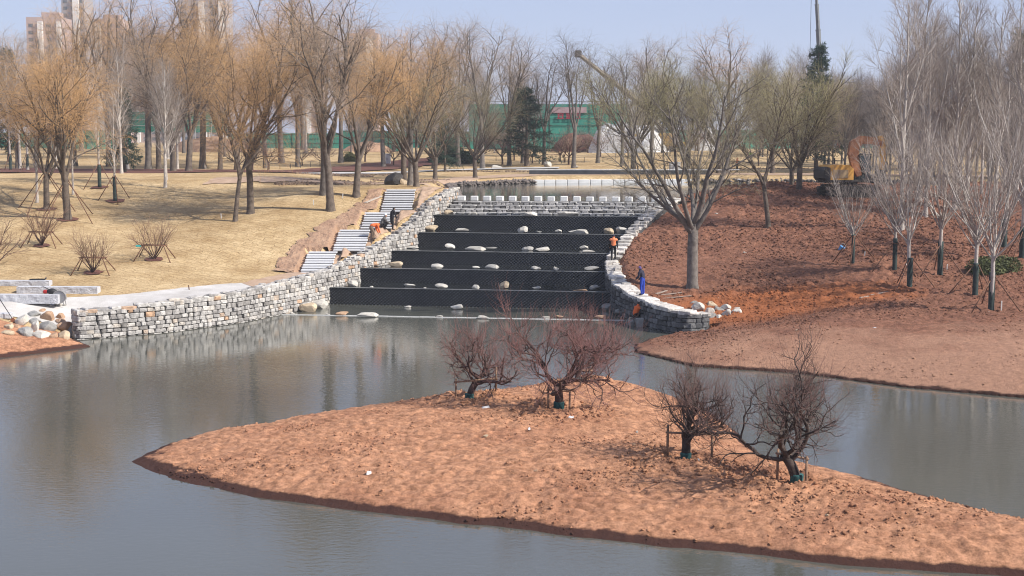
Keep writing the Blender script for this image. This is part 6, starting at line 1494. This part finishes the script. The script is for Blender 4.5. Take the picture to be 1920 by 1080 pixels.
# white cabinets
def cabinet(x, y, w, h, label):
    p = on_ground(x, y); k = p.y / FPX; o = empty('utility_cabinet', p); tag(o, label, 'cabinet'); w, h = w * k, h * k
    b = MB(); b.box((0, 0, h / 2), (w, w * .6, h), ch=.02); b.build('body', STEELW, o)
    for s_ in (-1, 1): b = MB(); b.box((s_ * w * .24, -w * .3 - .012, h * .5), (w * .44, .02, h * .86)); q = b.build('door', mat('cabinet_door', (.62, .62, .62), (.55, .55, .55), 2), o); b = MB(); b.box((s_ * w * .08, -w * .3 - .03, h * .5), (.03, .03, .14)); b.build('handle', DKM, q)
    b = MB(); b.box((0, 0, .04), (w * 1.1, w * .7, .10)); b.build('plinth', CONC, o)
cabinet(726, 308, 13, 20, 'white metal cabinet on the park lawn behind the willows'); cabinet(1265, 322, 20, 18, 'white metal cabinet across the pond behind the wide-limbed tree')
# low rail round the park beds
RAILM = mat('dark_rail', (.045, .04, .036), None, 4, .7)
def rail(a, b_, label):
    A, B = on_ground(*a), on_ground(*b_); n = max(2, int((B - A).length / 2.2)); o = empty('low_rail', A); tag(o, label, 'rail', 'low rails in the park')
    P = [A + (B - A) * (i / n) for i in range(n + 1)]
    for q in P: q.z = gz(q.x, q.y)
    for q in P: b = MB(); b.box(q - A + Vector((0, 0, .32)), (.07, .07, .84)); b.build('post', RAILM, o)
    b = MB(); b.tube([q - A + Vector((0, 0, .72)) for q in P], .032, 5); b.build('rail', RAILM, o)
rail((900, 302), (1050, 300), 'low dark rail beyond the pond under the cedar'); rail((1060, 305), (1200, 303), 'low dark rail among the small trees beyond the pond'); rail((1330, 298), (1480, 300), 'low dark rail across the pond by the far workers'); rail((505, 318), (600, 312), 'low dark rail beside the park path on the hill')

# ------------------------------------------------------------------ tower blocks in the distance
TWA = mat('tower_pink', (.40, .30, .27), (.36, .27, .24), .1, .9); TWB = mat('tower_grey', (.30, .29, .30), (.26, .25, .26), .1, .9); TWF = mat('tower_white', (.72, .70, .67), (.65, .63, .6), .2, .9); TWW = mat('tower_window', (.10, .11, .13), (.07, .08, .09), .2, .3)
def tower(x0, x1, ytop, fins, m, Y, label):
    X0, X1 = (x0 - 960) * Y / FPX, (x1 - 960) * Y / FPX; z = 9.8; H_ = at_y(960, ytop, Y).z - z; W_ = X1 - X0
    o = empty('tower_block', ((X0 + X1) / 2, Y, z)); tag(o, label, 'building', 'distant tower blocks')
    b = MB(); b.box((0, 7, H_ / 2), (W_, 14, H_)); b.build('wall', m, o)
    b = MB(); b.box((W_ * .1, 7, H_ + 1.2), (W_ * .5, 6, 2.4)); b.build('roof_house', m, o)
    for (a, c) in fins:
        fx0, fx1 = (a - 960) * Y / FPX - (X0 + X1) / 2, (c - 960) * Y / FPX - (X0 + X1) / 2
        b = MB(); b.box(((fx0 + fx1) / 2, -.5, H_ / 2 - 1), (fx1 - fx0, 1.6, H_ - 2)); b.build('white_pier', TWF, o)
    n = max(2, int(W_ / 3.4)); b = MB()
    for i in range(n):
        x = -W_ / 2 + (i + .5) * W_ / n
        for k in range(int(H_ / 3.1)): b.box((x, -.02, 1.9 + 3.1 * k), (W_ / n * .52, .12, 1.6))
    tag(b.build('windows', TWW, o), kind='stuff')
for (a, b_, t, f, m, Y, l) in [(62, 128, 32, [(84, 93), (119, 127)], TWA, 620, 'pinkish tower block with two white piers behind the willows'), (128, 170, -14, [(150, 161)], TWB, 640, 'tall grey tower block with one white pier'), (178, 240, 36, [(190, 200)], TWA, 660, 'pinkish tower block with a single white pier behind the thick willow'),
                             (345, 432, -6, [(382, 392), (419, 428)], TWB, 600, 'broad grey tower block with paired white piers'), (255, 330, 75, [(262, 268)], TWA, 690, 'lower pinkish tower block between the taller ones'), (556, 606, 60, [(572, 586)], TWA, 680, 'pinkish tower block with a wide white pier behind the tallest willow'), (655, 712, 62, [(690, 702)], TWA, 700, 'pinkish tower block with a white pier beside the forking willow')]:
    tower(a, b_, t, f, m, Y, l)

# ------------------------------------------------------------------ spring haze
hm = bpy.data.materials.new('haze_air'); hm.use_nodes = True; hn = hm.node_tree; hn.nodes.clear()
ho = hn.nodes.new('ShaderNodeOutputMaterial'); hv = hn.nodes.new('ShaderNodeVolumePrincipled')
hv.inputs['Color'].default_value = (.90, .93, 1.0, 1); hv.inputs['Density'].default_value = HAZE; hv.inputs['Anisotropy'].default_value = 0.0
hn.links.new(hv.outputs[0], ho.inputs['Volume'])
b = MB(); b.box((0, 600, 44), (2600, 1800, 94)); o = b.build('haze', hm); tag(o, kind='stuff')
